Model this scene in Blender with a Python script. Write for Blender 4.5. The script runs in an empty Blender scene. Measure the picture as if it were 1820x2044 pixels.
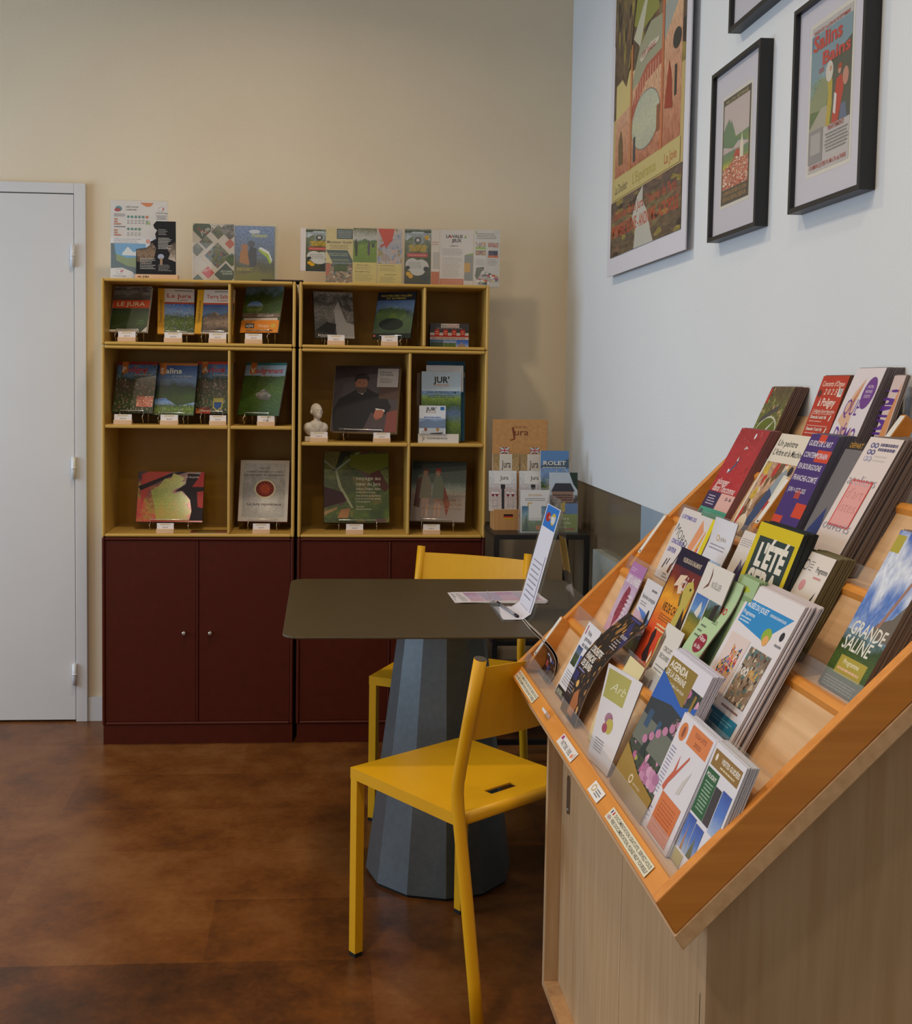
import bpy, bmesh, math, random
from mathutils import Vector, Matrix
random.seed(7)
SC = bpy.context.scene
COL = SC.collection

# ------------------------------------------------------------------ camera
cam_d = bpy.data.cameras.new('camera'); cam = bpy.data.objects.new('camera', cam_d); COL.objects.link(cam)
SC.camera = cam
F, YAW, PIT, ROLL = 2222.87, 0.0707, -0.0621, 0.01374
PX, PY = 801.52, 898.31
cam_d.sensor_fit = 'HORIZONTAL'; cam_d.sensor_width = 36.0
cam_d.lens = F*36/1820
cam_d.shift_x = (910-PX)/1820; cam_d.shift_y = (PY-1022)/1820
cam_d.clip_start = .05; cam_d.clip_end = 60
fw = Vector((math.sin(YAW)*math.cos(PIT), math.cos(YAW)*math.cos(PIT), math.sin(PIT)))
rt = Vector((math.cos(YAW), -math.sin(YAW), 0)); up = rt.cross(fw)
r2 = math.cos(ROLL)*rt + math.sin(ROLL)*up; u2 = -math.sin(ROLL)*rt + math.cos(ROLL)*up
Mc = Matrix((r2, u2, -fw)).transposed().to_4x4(); Mc.translation = Vector((.7986, -4.381, 1.3485))
cam.matrix_world = Mc

# ------------------------------------------------------------------ light
SC.view_settings.view_transform = 'Standard'; SC.view_settings.look = 'None'
SC.view_settings.gamma = 1; SC.view_settings.exposure = 0.0; SC.view_settings.use_curve_mapping = False
W = bpy.data.worlds.new('world'); SC.world = W; W.use_nodes = True
bg = W.node_tree.nodes['Background']; bg.inputs[0].default_value = (.62, .76, 1, 1); bg.inputs[1].default_value = 1.0

def area(name, loc, target, sx, sy, power, color, shape='RECTANGLE', spread=180):
    l = bpy.data.lights.new(name, 'AREA'); l.shape = shape; l.size = sx; l.size_y = sy
    l.energy = power; l.color = color; l.spread = math.radians(spread)
    o = bpy.data.objects.new(name, l); COL.objects.link(o); o.location = loc
    o.rotation_euler = (Vector(target)-Vector(loc)).to_track_quat('-Z', 'Y').to_euler()
    return o
WARM = (1, .80, .58)
area('window_daylight', (-2.34, -1.35, 1.45), (1.7, -1.35, 1.25), 2.0, 1.55, 50, (.58, .78, 1))
area('entrance_daylight', (-1.2, -6.3, 1.5), (.6, -1.5, 1.2), 2.0, 2.2, 16, (.72, .84, 1))
LAMPS = [(-.45, -4.4), (.35, -2.9), (.5, -1.25), (-1.5, -2.3), (1.0, -3.6)]
for i, (x, y) in enumerate(LAMPS):
    area('ceiling_lamp_light', (x, y, 3.12), (x, y, 0), .16, .16, 11.2 if y != -3.6 else 8, WARM, 'DISK', 150)

# ------------------------------------------------------------------ helpers
def lin(c):
    c = c.lstrip('#'); v = [int(c[i:i+2], 16)/255 for i in (0, 2, 4)]
    return [x/12.92 if x <= .04045 else ((x+.055)/1.055)**2.4 for x in v] + [1]
MATS = {}
def new_mat(name):
    m = bpy.data.materials.new(name); m.use_nodes = True
    return m, m.node_tree.nodes, m.node_tree.links, m.node_tree.nodes['Principled BSDF']
def C(col, rough=.5, metal=0, spec=.5, coat=0):
    k = (col, rough, metal, spec, coat)
    if k not in MATS:
        m, n, l, b = new_mat('paint_'+col.strip('#'))
        b.inputs['Base Color'].default_value = lin(col); b.inputs['Roughness'].default_value = rough
        b.inputs['Metallic'].default_value = metal; b.inputs['Specular IOR Level'].default_value = spec
        b.inputs['Coat Weight'].default_value = coat; b.inputs['Coat Roughness'].default_value = .08
        MATS[k] = m
    return MATS[k]
def nd(n, t, **kw):
    x = n.new(t)
    for k, v in kw.items():
        if k in x.inputs.keys(): x.inputs[k].default_value = v
        else: setattr(x, k, v)
    return x
def coords(n, l, scale=(1, 1, 1), kind='Object', rot=(0, 0, 0)):
    tc = nd(n, 'ShaderNodeTexCoord'); mp = nd(n, 'ShaderNodeMapping'); mp.inputs['Scale'].default_value = scale
    mp.inputs['Rotation'].default_value = rot
    l.new(tc.outputs[kind], mp.inputs[0]); return mp.outputs[0]
def ramp(n, l, src, stops, mode='LINEAR'):
    r = nd(n, 'ShaderNodeValToRGB'); r.color_ramp.interpolation = mode; e = r.color_ramp.elements
    while len(e) < len(stops): e.new(.5)
    for i, (p, c) in enumerate(stops): e[i].position = p; e[i].color = lin(c)
    l.new(src, r.inputs[0]); return r.outputs[0]
def noisy(name, c1, c2, scale=(1, 1, 1), ns=5, rough=.5, bump=0, bs=200, detail=4, spec=.5, coat=0, metal=0, rot=(0,0,0)):
    m, n, l, b = new_mat(name)
    v = coords(n, l, scale, rot=rot); t = nd(n, 'ShaderNodeTexNoise', Scale=ns, Detail=detail); l.new(v, t.inputs[0])
    l.new(ramp(n, l, t.outputs[0], [(.3, c1), (.7, c2)]), b.inputs['Base Color'])
    b.inputs['Roughness'].default_value = rough; b.inputs['Specular IOR Level'].default_value = spec
    b.inputs['Coat Weight'].default_value = coat; b.inputs['Metallic'].default_value = metal
    if bump:
        t2 = nd(n, 'ShaderNodeTexNoise', Scale=bs, Detail=2); l.new(v, t2.inputs[0])
        bp = nd(n, 'ShaderNodeBump', Strength=bump, Distance=.002); l.new(t2.outputs[0], bp.inputs['Height']); l.new(bp.outputs[0], b.inputs['Normal'])
    return m
def wood(name, c1, c2, axis, rough=.4, coat=0):
    sc = {'x': (1.2, 22, 22), 'y': (22, 1.2, 22), 'z': (22, 22, 1.2)}[axis]
    return noisy(name, c1, c2, sc, 3.2, rough, .03, 30, 6, coat=coat)
def clear(name, tint='#ffffff', rough=.02, mix=.12, edge=0):
    # thin acrylic: mostly see-through sheet with a glossy skin
    m, n, l, b = new_mat(name)
    tr = nd(n, 'ShaderNodeBsdfTransparent'); tr.inputs[0].default_value = lin(tint)
    gl = nd(n, 'ShaderNodeBsdfGlossy'); gl.inputs['Roughness'].default_value = rough
    df = nd(n, 'ShaderNodeBsdfDiffuse'); df.inputs[0].default_value = lin('#dfe6ea')
    fr = nd(n, 'ShaderNodeMath', operation='MULTIPLY_ADD'); fr.inputs[1].default_value = .55; fr.inputs[2].default_value = .035
    lw = nd(n, 'ShaderNodeLayerWeight'); lw.inputs[0].default_value = .5; pw = nd(n, 'ShaderNodeMath', operation='POWER'); pw.inputs[1].default_value = 5.0
    l.new(lw.outputs['Facing'], pw.inputs[0]); l.new(pw.outputs[0], fr.inputs[0]); mx = nd(n, 'ShaderNodeMixShader'); m2 = nd(n, 'ShaderNodeMixShader')
    m2.inputs[0].default_value = mix
    l.new(tr.outputs[0], m2.inputs[1]); l.new(df.outputs[0], m2.inputs[2])
    l.new(fr.outputs[0], mx.inputs[0]); l.new(m2.outputs[0], mx.inputs[1]); l.new(gl.outputs[0], mx.inputs[2])
    l.new(mx.outputs[0], n['Material Output'].inputs[0]); n.remove(b)
    return m
PH = {}
def photo(key, stops, warp=.2, sc=3, speck=.35, ssc=40, patch=None, rough=.4, coat=.14, sx=1):
    """printed picture: colour bands up the page, wavy edges, fine grain"""
    m, n, l, b = new_mat('print_'+key)
    tc = nd(n, 'ShaderNodeTexCoord'); sp = nd(n, 'ShaderNodeSeparateXYZ'); l.new(tc.outputs['UV'], sp.inputs[0])
    mp = nd(n, 'ShaderNodeMapping'); mp.inputs['Scale'].default_value = (sx, 1, 1); l.new(tc.outputs['UV'], mp.inputs[0])
    mp.inputs['Location'].default_value = (len(PH)*1.37, len(PH)*.73, 0)
    t = nd(n, 'ShaderNodeTexNoise', Scale=sc, Detail=5); l.new(mp.outputs[0], t.inputs[0])
    a = nd(n, 'ShaderNodeMath', operation='MULTIPLY_ADD'); a.inputs[1].default_value = warp*2.2; a.inputs[2].default_value = -warp*1.1
    l.new(t.outputs[0], a.inputs[0]); s = nd(n, 'ShaderNodeMath', operation='ADD'); l.new(sp.outputs[1], s.inputs[0]); l.new(a.outputs[0], s.inputs[1])
    col = ramp(n, l, s.outputs[0], stops)
    if patch:
        amt, psc, cols = patch
        vo = nd(n, 'ShaderNodeTexVoronoi', Scale=psc); l.new(mp.outputs[0], vo.inputs['Vector'])
        sp2 = nd(n, 'ShaderNodeSeparateXYZ'); l.new(vo.outputs['Color'], sp2.inputs[0])
        pc = ramp(n, l, sp2.outputs[0], [(i/len(cols), c) for i, c in enumerate(cols)], 'CONSTANT')
        th = nd(n, 'ShaderNodeMath', operation='LESS_THAN'); th.inputs[1].default_value = amt; l.new(sp2.outputs[1], th.inputs[0])
        mx = nd(n, 'ShaderNodeMix', data_type='RGBA'); l.new(th.outputs[0], mx.inputs[0]); l.new(col, mx.inputs[6]); l.new(pc, mx.inputs[7]); col = mx.outputs[2]
    t2 = nd(n, 'ShaderNodeTexNoise', Scale=ssc, Detail=3); l.new(mp.outputs[0], t2.inputs[0])
    mr = nd(n, 'ShaderNodeMapRange'); mr.inputs[1].default_value = .3; mr.inputs[2].default_value = .7
    mr.inputs[3].default_value = 1-speck; mr.inputs[4].default_value = 1+speck*.7; l.new(t2.outputs[0], mr.inputs[0])
    mu = nd(n, 'ShaderNodeVectorMath', operation='SCALE'); l.new(col, mu.inputs[0]); l.new(mr.outputs[0], mu.inputs['Scale'])
    l.new(mu.outputs[0], b.inputs['Base Color']); b.inputs['Roughness'].default_value = rough
    b.inputs['Coat Weight'].default_value = coat; b.inputs['Coat Roughness'].default_value = .1
    PH[key] = m; return m
def mat(c):
    if isinstance(c, str):
        if c.startswith('#'): return C(c, .48, 0, .3)
        return PH[c]
    return c

def tag(o, label=None, cat=None, group=None, kind=None):
    if label: o['label'] = label
    if cat: o['category'] = cat
    if group: o['group'] = group
    if kind: o['kind'] = kind
    return o
def empty(name, loc=(0, 0, 0), rz=0, M=None):
    o = bpy.data.objects.new(name, None); COL.objects.link(o); o.empty_display_size = .05
    if M is not None: o.matrix_world = M
    else: o.location = loc; o.rotation_euler = (0, 0, rz)
    return o
class MB:
    def __init__(s): s.v = []; s.f = []; s.m = []; s.uv = {}; s.mats = []; s.sm = set()
    def mi(s, m):
        m = mat(m)
        if m not in s.mats: s.mats.append(m)
        return s.mats.index(m)
    def poly(s, pts, m, uv=None):
        i = len(s.v); s.v += [tuple(p) for p in pts]; s.f.append(tuple(range(i, i+len(pts)))); s.m.append(s.mi(m))
        if uv: s.uv[len(s.f)-1] = uv
    def box(s, x0, x1, y0, y1, z0, z1, m):
        i = len(s.v); s.v += [(x, y, z) for z in (z0, z1) for y in (y0, y1) for x in (x0, x1)]
        for f in ((0, 2, 3, 1), (4, 5, 7, 6), (0, 1, 5, 4), (2, 6, 7, 3), (0, 4, 6, 2), (1, 3, 7, 5)):
            s.f.append(tuple(i+k for k in f)); s.m.append(s.mi(m))
        return s
    def prism(s, pts, a, b, ax, m):
        """polygon pts in the plane across axis ax, from a to b"""
        def P(p, t): return {'x': (t, p[0], p[1]), 'y': (p[0], t, p[1]), 'z': (p[0], p[1], t)}[ax]
        n = len(pts); i = len(s.v); s.v += [P(p, a) for p in pts] + [P(p, b) for p in pts]; k = s.mi(m)
        s.f.append(tuple(range(i, i+n))); s.m.append(k); s.f.append(tuple(range(i+2*n-1, i+n-1, -1))); s.m.append(k)
        for j in range(n): s.f.append((i+j, i+n+j, i+n+(j+1) % n, i+(j+1) % n)); s.m.append(k)
        return s
    def tube(s, path, r, m, n=10, caps=True):
        path = [Vector(p) for p in path]; i0 = len(s.v); k = s.mi(m); N = len(path)
        t0 = (path[1]-path[0]).normalized(); a = t0.orthogonal().normalized()
        for j, p in enumerate(path):
            t = (path[min(j+1, N-1)]-path[max(j-1, 0)]).normalized()
            a = (a-t*a.dot(t)).normalized(); b = t.cross(a)
            rr = r[j] if isinstance(r, (list, tuple)) else r
            for q in range(n):
                an = 2*math.pi*q/n; s.v.append(tuple(p+rr*(math.cos(an)*a+math.sin(an)*b)))
        for j in range(N-1):
            for q in range(n):
                A = i0+j*n+q; B = i0+j*n+(q+1) % n; s.f.append((A, B, B+n, A+n)); s.m.append(k); s.sm.add(len(s.f)-1)
        if caps:
            s.f.append(tuple(i0+q for q in range(n-1, -1, -1))); s.m.append(k)
            s.f.append(tuple(i0+(N-1)*n+q for q in range(n))); s.m.append(k)
        return s
    def build(s, name, parent=None, bevel=0, M=None, seg=2, smooth=False):
        me = bpy.data.meshes.new(name); me.from_pydata(s.v, [], s.f)
        for m in s.mats: me.materials.append(m)
        for i, p in enumerate(me.polygons): p.material_index = s.m[i]; p.use_smooth = smooth or (i in s.sm)
        if s.uv:
            ul = me.uv_layers.new(name='UVMap')
            for i, p in enumerate(me.polygons):
                if i in s.uv:
                    for j, li in enumerate(p.loop_indices): ul.data[li].uv = s.uv[i][j]
        bm = bmesh.new(); bm.from_mesh(me)
        if not s.uv: bmesh.ops.recalc_face_normals(bm, faces=bm.faces)
        bm.to_mesh(me); bm.free()
        o = bpy.data.objects.new(name, me); COL.objects.link(o)
        if parent: o.parent = parent
        if M is not None: o.matrix_local = M
        if bevel:
            b = o.modifiers.new('bevel', 'BEVEL'); b.width = bevel; b.segments = seg; b.limit_method = 'ANGLE'; b.angle_limit = math.radians(50)
        return o
def box(name, a, b, m, parent=None, bevel=0):
    return MB().box(a[0], b[0], a[1], b[1], a[2], b[2], m).build(name, parent, bevel)

# lettering
TXT = {}
def text_mesh(s, bold=0, shear=0):
    k = (s, bold, shear)
    if k in TXT: return TXT[k]
    cu = bpy.data.curves.new('t', 'FONT'); cu.body = s; cu.resolution_u = 2; cu.offset = bold; cu.shear = shear
    o = bpy.data.objects.new('t', cu); COL.objects.link(o)
    dg = bpy.context.evaluated_depsgraph_get(); me = bpy.data.meshes.new_from_object(o.evaluated_get(dg))
    vs = [(v.co.x, v.co.y) for v in me.vertices]; fs = [tuple(p.vertices) for p in me.polygons]
    bpy.data.objects.remove(o); bpy.data.curves.remove(cu); bpy.data.meshes.remove(me)
    x0 = min(v[0] for v in vs); x1 = max(v[0] for v in vs)
    vs = [((x-x0)/.7, y/.7) for x, y in vs]; TXT[k] = (vs, fs, (x1-x0)/.7); return TXT[k]

LIFT = .00004
class Page:
    """a printed face in local metres: x right, y up the page, z out of it"""
    def __init__(s, w, h, base, t=.001, body='#d9d5cc'):
        s.w, s.h = w, h; s.mb = MB(); s.n = 0
        if t: s.mb.box(0, w, 0, h, -t, 0, body)
        s.rect(0, 0, 1, 1, base)
    def z(s): s.n += 1; return LIFT*s.n
    def pl(s, pts, m):
        z = s.z(); xs = [p[0] for p in pts]; ys = [p[1] for p in pts]; X0, X1, Y0, Y1 = min(xs), max(xs), min(ys), max(ys)
        s.mb.poly([(x*s.w, y*s.h, z) for x, y in pts], m, [((x-X0)/max(X1-X0, 1e-6), (y-Y0)/max(Y1-Y0, 1e-6)) for x, y in pts])
    def rect(s, x0, y0, x1, y1, m): s.pl([(x0, y0), (x1, y0), (x1, y1), (x0, y1)], m)
    def ell(s, cx, cy, rx, ry, m, n=20): s.pl([(cx+rx*math.cos(2*math.pi*i/n), cy+ry*math.sin(2*math.pi*i/n)) for i in range(n)], m)
    def text(s, x, y, h, t, m, w=None, al='l', bold=.012, shear=0, rot=0):
        vs, fs, L = text_mesh(t, bold, shear); hh = h*s.h; kx = hh if not w else w*(s.w if not rot else s.h)/L
        ox = x*s.w; W_ = kx*L
        if al == 'c': off = -W_/2
        elif al == 'r': off = -W_
        else: off = 0
        z = s.z(); k = s.mb.mi(m); i = len(s.mb.v); ca, sa = math.cos(rot), math.sin(rot)
        for a, b in vs:
            lx = a*kx+off; ly = b*hh; s.mb.v.append((ox+lx*ca-ly*sa, y*s.h+lx*sa+ly*ca, z))
        for f in fs: s.mb.f.append(tuple(i+q for q in f)); s.mb.m.append(k)
    def lines(s, x0, y0, x1, y1, n, m, fill=.5, ragged=.3, al='l'):
        rnd = random.Random(int(x0*977+y0*331+n*17)); dy = (y1-y0)/n; z = s.z()
        for i in range(n):
            L = (x1-x0)*(1-ragged*rnd.random()); xa = x0 if al == 'l' else (x0+x1-L)/2; x = xa; yb = y1-(i+.8)*dy
            while x < xa+L:
                wl = (x1-x0)*(.06+.12*rnd.random()); xe = min(x+wl, xa+L)
                s.mb.poly([(x*s.w, yb*s.h, z), (xe*s.w, yb*s.h, z), (xe*s.w, (yb+dy*fill)*s.h, z), (x*s.w, (yb+dy*fill)*s.h, z)], m); x = xe+(x1-x0)*.02
    def run(s, layers):
        for L in layers:
            k, a = L[0], L[1:]
            kw = {}
            if a and isinstance(a[-1], dict): kw = a[-1]; a = a[:-1]
            {'R': s.rect, 'E': s.ell, 'P': s.pl, 'T': s.text, 'L': s.lines}[k](*a, **kw)
        return s
    def build(s, name, parent=None, M=None, bend=None, cuts=14):
        o = s.mb.build(name, parent, M=M)
        if bend:
            bm = bmesh.new(); bm.from_mesh(o.data)
            for i in range(1, cuts):
                bmesh.ops.bisect_plane(bm, geom=bm.verts[:]+bm.edges[:]+bm.faces[:], plane_co=(0, s.h*i/cuts, 0), plane_no=(0, 1, 0))
            for i in range(1, 8):
                bmesh.ops.bisect_plane(bm, geom=bm.verts[:]+bm.edges[:]+bm.faces[:], plane_co=(s.w*i/8, 0, 0), plane_no=(1, 0, 0))
            for v in bm.verts:
                x, y, z = v.co; P, N = bend(x, y); v.co = Vector(P)+Vector(N)*z
            bm.to_mesh(o.data); bm.free()
        return o
def frame(org, right, upv):
    r = Vector(right).normalized(); u = Vector(upv).normalized(); n = r.cross(u)
    M = Matrix((r, u, n)).transposed().to_4x4(); M.translation = Vector(org); return M
def face_back(x, y, z, yaw=0, lean=0):      # stands facing the room, away from the back wall
    p, L = math.radians(yaw), math.radians(lean)
    return frame((x, y, z), (math.cos(p), -math.sin(p), 0), (math.sin(L)*math.sin(p), math.sin(L)*math.cos(p), math.cos(L)))

# ------------------------------------------------------------------ materials
M_WALL = noisy('wall_plaster', '#dfcfb3', '#e3d4b9', (1, 1, 1), 2, .8, .25, 160, spec=.2)
M_WALLR = noisy('wall_plaster_white', '#dbe0e3', '#dfe4e7', (1, 1, 1), 2, .7, .2, 160, spec=.25)
M_CEIL = C('#d8d3c8', .9)
M_DOOR = noisy('door_paint', '#cfcdca', '#d3d1ce', (1, 1, 1), 3, .42, .05, 90, spec=.4)
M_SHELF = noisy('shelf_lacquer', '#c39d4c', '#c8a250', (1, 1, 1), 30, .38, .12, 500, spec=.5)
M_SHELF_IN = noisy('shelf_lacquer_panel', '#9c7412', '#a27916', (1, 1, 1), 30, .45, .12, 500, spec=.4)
M_CAB = noisy('cabinet_lacquer', '#481505', '#4e1807', (1, 1, 1), 30, .45, .12, 500, spec=.28)
M_YEL = noisy('chair_yellow_paint', '#dda307', '#e0a80c', (1, 1, 1), 20, .42, .15, 700, spec=.45)
M_TOP = noisy('table_top_finish', '#41341c', '#473a21', (1, 1, 1), 60, .42, .2, 900, spec=.5)
M_BASE = noisy('table_base_metal', '#5c6468', '#646c70', (1, 1, 1), 60, .36, .12, 900, spec=.6, metal=.55)
M_BLACK = C('#17171a', .45); M_RUB = C('#0d0d0e', .8)
M_BEECHX = wood('beech_rail', '#d98f3c', '#c87f30', 'x', .38, .2)
M_BEECHY = wood('beech_long', '#dd9440', '#cc8434', 'y', .38, .2)
M_LAM = wood('beech_laminate', '#dcb68a', '#c89f72', 'y', .5)
M_LAMZ = wood('beech_laminate_upright', '#c8aa82', '#b7966d', 'z', .55)
M_LAMP = wood('beech_laminate_edge', '#c99f70', '#b98d60', 'z', .5)
M_BLOCK = wood('pale_beech_block', '#e3c09a', '#d4ab80', 'x', .55)
M_PLY = wood('plywood', '#c3935c', '#b4834d', 'z', .5)
M_CLEAR = clear('acrylic', mix=.03); M_CLEARY = clear('acrylic_milky', '#fdfdfd', .05, .08)
M_CHROME = C('#c9c6bf', .2, 1); M_STEEL = C('#8c8a86', .32, 1)
M_DADO = noisy('dado_gloss', '#6a5d4c', '#74664f', (1, 1, 1), 4, .22, .05, 30, spec=.6)
M_DADO_REFLECT = noisy('dado_painted_reflection', '#8fa3b5', '#98abbc', (1, 1, 1), 4, .3, spec=.5)  # cool reflection on the glossy dado, put into the base colour
PAPER = '#e4e1da'

# floor: staggered rectangular vinyl slabs with cloudy brown marbling
def floor_mat():
    m, n, l, b = new_mat('floor_vinyl')
    v = coords(n, l)
    br = nd(n, 'ShaderNodeTexBrick', Scale=1.0); br.offset = .42; br.squash = 1
    br.inputs['Brick Width'].default_value = .92; br.inputs['Row Height'].default_value = .31; br.inputs['Mortar Size'].default_value = .0006
    br.inputs['Color1'].default_value = (0, 0, 0, 1); br.inputs['Color2'].default_value = (1, 1, 1, 1); br.inputs['Mortar'].default_value = (.3, .3, .3, 1)
    l.new(v, br.inputs[0])
    t = nd(n, 'ShaderNodeTexNoise', Scale=3.2, Detail=9, Roughness=.68); l.new(v, t.inputs[0])
    t2 = nd(n, 'ShaderNodeTexNoise', Scale=60, Detail=3); l.new(v, t2.inputs[0])
    a = nd(n, 'ShaderNodeMath', operation='MULTIPLY_ADD'); a.inputs[1].default_value = .20; l.new(br.outputs[0], a.inputs[0]); l.new(t.outputs[0], a.inputs[2])
    a2 = nd(n, 'ShaderNodeMath', operation='MULTIPLY_ADD'); a2.inputs[1].default_value = .16; l.new(t2.outputs[0], a2.inputs[0]); l.new(a.outputs[0], a2.inputs[2])
    l.new(ramp(n, l, a2.outputs[0], [(.42, '#36200f'), (.57, '#532f14'), (.70, '#6d3f18'), (.88, '#80532a')]), b.inputs['Base Color'])
    b.inputs['Roughness'].default_value = .34; b.inputs['Specular IOR Level'].default_value = .35
    bp = nd(n, 'ShaderNodeBump', Strength=.12, Distance=.003); l.new(t2.outputs[0], bp.inputs['Height']); l.new(bp.outputs[0], b.inputs['Normal'])
    return m
# ------------------------------------------------------------------ the room
RX, LX, FY, CZ = 1.757, -2.4, -6.6, 3.2
def struct(name, a, b, m, label=None):
    return tag(box(name, a, b, m), label, None, None, 'structure')
struct('floor', (LX-.1, FY-.1, -.1), (RX+.1, .1, 0), floor_mat(), 'brown marbled vinyl slab floor')
struct('ceiling', (LX-.1, FY-.1, CZ), (RX+.1, .1, CZ+.1), M_CEIL, 'plain ceiling')
struct('wall_back', (LX-.1, 0, 0), (RX+.1, .1, CZ), M_WALL, 'beige plastered back wall')
struct('wall_front', (LX-.1, FY-.1, 0), (RX+.1, FY, CZ), M_WALL, 'wall behind the camera')
struct('wall_right', (RX, FY, .985), (RX+.1, 0, CZ), M_WALLR, 'white upper wall on the right')
struct('trim_1', (RX+.006, FY, .775), (RX+.1, 0, .985), M_DADO, 'glossy taupe band under the white wall')
struct('trim_2', (RX-.02, FY, .0), (RX+.1, -.60, .775), noisy('stone_ledge', '#a9b0ab', '#8e958f', (1, 1, 1), 9, .4), 'low stone ledge along the right wall')
struct('trim_3', (RX+.006, -.60, .0), (RX+.1, 0, .775), M_DADO, 'taupe wall beside the ledge end')
struct('painted_reflection', (RX+.0, -2.1, .777), (RX+.006, -1.10, .9848), M_DADO_REFLECT, 'pale blue grey painted reflection on the band under the white wall')  # thin slab added to show the wall's glossy reflection as flat colour
# left wall with a window opening
WY0, WY1, WZ0, WZ1 = -2.45, -.25, .65, 2.25
mb = MB()
mb.box(LX-.1, LX, FY, WY0, 0, CZ, M_WALL); mb.box(LX-.1, LX, WY1, 0, 0, CZ, M_WALL)
mb.box(LX-.1, LX, WY0, WY1, 0, WZ0, M_WALL); mb.box(LX-.1, LX, WY0, WY1, WZ1, CZ, M_WALL)
tag(mb.build('wall_left'), 'left wall with the window', None, None, 'structure')
mb = MB()
for a, b in ((WY0, WY0+.05), (WY1-.05, WY1), ((WY0+WY1)/2-.03, (WY0+WY1)/2+.03)): mb.box(LX-.07, LX-.02, a, b, WZ0, WZ1, C('#e8e8e8', .4))
for a, b in ((WZ0, WZ0+.05), (WZ1-.05, WZ1)): mb.box(LX-.07, LX-.02, WY0, WY1, a, b, C('#e8e8e8', .4))
w = tag(mb.build('window_1'), 'white framed window', None, None, 'structure')
box('pane', (LX-.05, WY0+.05, WZ0+.05), (LX-.046, WY1-.05, WZ1-.05), M_CLEAR, w)
# door in the back wall
d = tag(empty('door_1', (0, 0, 0)), 'white flush door in the back wall', None, None, 'structure')
mb = MB(); mb.box(-.154, -.110, -.022, 0, 0, 2.081, M_DOOR); mb.box(-1.10, -.154, -.022, 0, 2.042, 2.081, M_DOOR)
mb.box(-1.15, -1.10, -.022, 0, 0, 2.081, M_DOOR); mb.build('door_frame', d, .002)
box('door_leaf', (-1.097, -.019, .007), (-.1563, -.0005, 2.0385), M_DOOR, d, .0015)
box('door_gap', (-1.0995, -.004, .0), (-.1545, -.0002, 2.0415), C('#2a2422', .8), d)
for z in (1.806, .996, .19):
    mb = MB(); mb.tube([(-.158, -.030, z-.042), (-.158, -.030, z+.042)], .0085, C('#dadde0', .3), 14)
    mb.tube([(-.158, -.030, z-.003), (-.158, -.030, z+.003)], .0102, C('#dadde0', .3), 14); mb.build('hinge', d)
struct('baseboard_back', (-.1095, -.014, 0), (1.757, 0, .095), M_DOOR, 'white baseboard by the door')
# ceiling lamps (fixtures above the frame)
for i, (x, y) in enumerate(LAMPS):
    o = MB().tube([(x, y, CZ), (x, y, CZ-.05)], .11, C('#d8d8d6', .4), 20).build('ceiling_lamp')
    tag(o, 'round flush ceiling lamp out of the picture', 'lamp', 'ceiling lamps')

# ------------------------------------------------------------------ shelving units
W_, G = .696, .0116
FR = -.30
def rim_box(x0, x1, z0, z1, m, mi, t=.0115):
    """open box: four rounded front edges and a back panel"""
    s = []
    s.append(MB().box(x0, x0+t, FR, -.012, z0, z1, m)); s.append(MB().box(x1-t, x1, FR, -.012, z0, z1, m))
    s.append(MB().box(x0+t, x1-t, FR, -.012, z1-t, z1, m)); s.append(MB().box(x0+t, x1-t, FR, -.012, z0, z0+t, m))
    return s
def shelf_unit(name, x0, z0, z1, divs, boards, label):
    """divs: x of uprights; boards: (xa, xb, z)"""
    e = empty(name, (x0, -.15, z0)); I = Matrix.Translation((-x0, .15, -z0)); t = .0115
    x1 = x0+W_
    for (a, b, c, dd) in ((x0, x0+t, z0, z1), (x1-t, x1, z0, z1)): MB().box(a, b, FR, -.012, c, dd, M_SHELF).build('side_panel', e, .005, I, 3)
    MB().box(x0+t, x1-t, FR, -.012, z1-t, z1, M_SHELF).build('top_panel', e, .005, I, 3)
    MB().box(x0+t, x1-t, FR, -.012, z0, z0+t, M_SHELF).build('bottom_panel', e, .005, I, 3)
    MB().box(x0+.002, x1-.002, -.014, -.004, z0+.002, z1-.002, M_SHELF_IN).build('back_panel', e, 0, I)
    for x in divs: MB().box(x-.005, x+.005, FR+.003, -.014, z0+t, z1-t, M_SHELF).build('divider', e, .004, I, 3)
    for a, b, z in boards: MB().box(a, b, FR+.003, -.014, z-.0065, z+.0065, M_SHELF).build('shelf_board', e, .004, I, 3)
    return tag(e, label, 'shelf')
R0 = W_+G
shelf_unit('wall_shelf', 0, 1.464, 1.702, [.457], [], 'low mustard open shelf on top of the left stack, holding walking guides')
shelf_unit('wall_shelf', 0, .768, 1.462, [.457], [(.0115, .452, 1.170), (.462, W_-.0115, 1.170)], 'tall mustard open shelf in the left stack, holding town guides')
shelf_unit('wall_shelf', R0, 1.464, 1.702, [1.166], [], 'low mustard open shelf on top of the right stack')
shelf_unit('wall_shelf', R0, .768, 1.462, [1.115], [(R0+.0115, 1.110, 1.113), (1.120, R0+W_-.0115, 1.113)], 'tall mustard open shelf in the right stack, with white bust')
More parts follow.
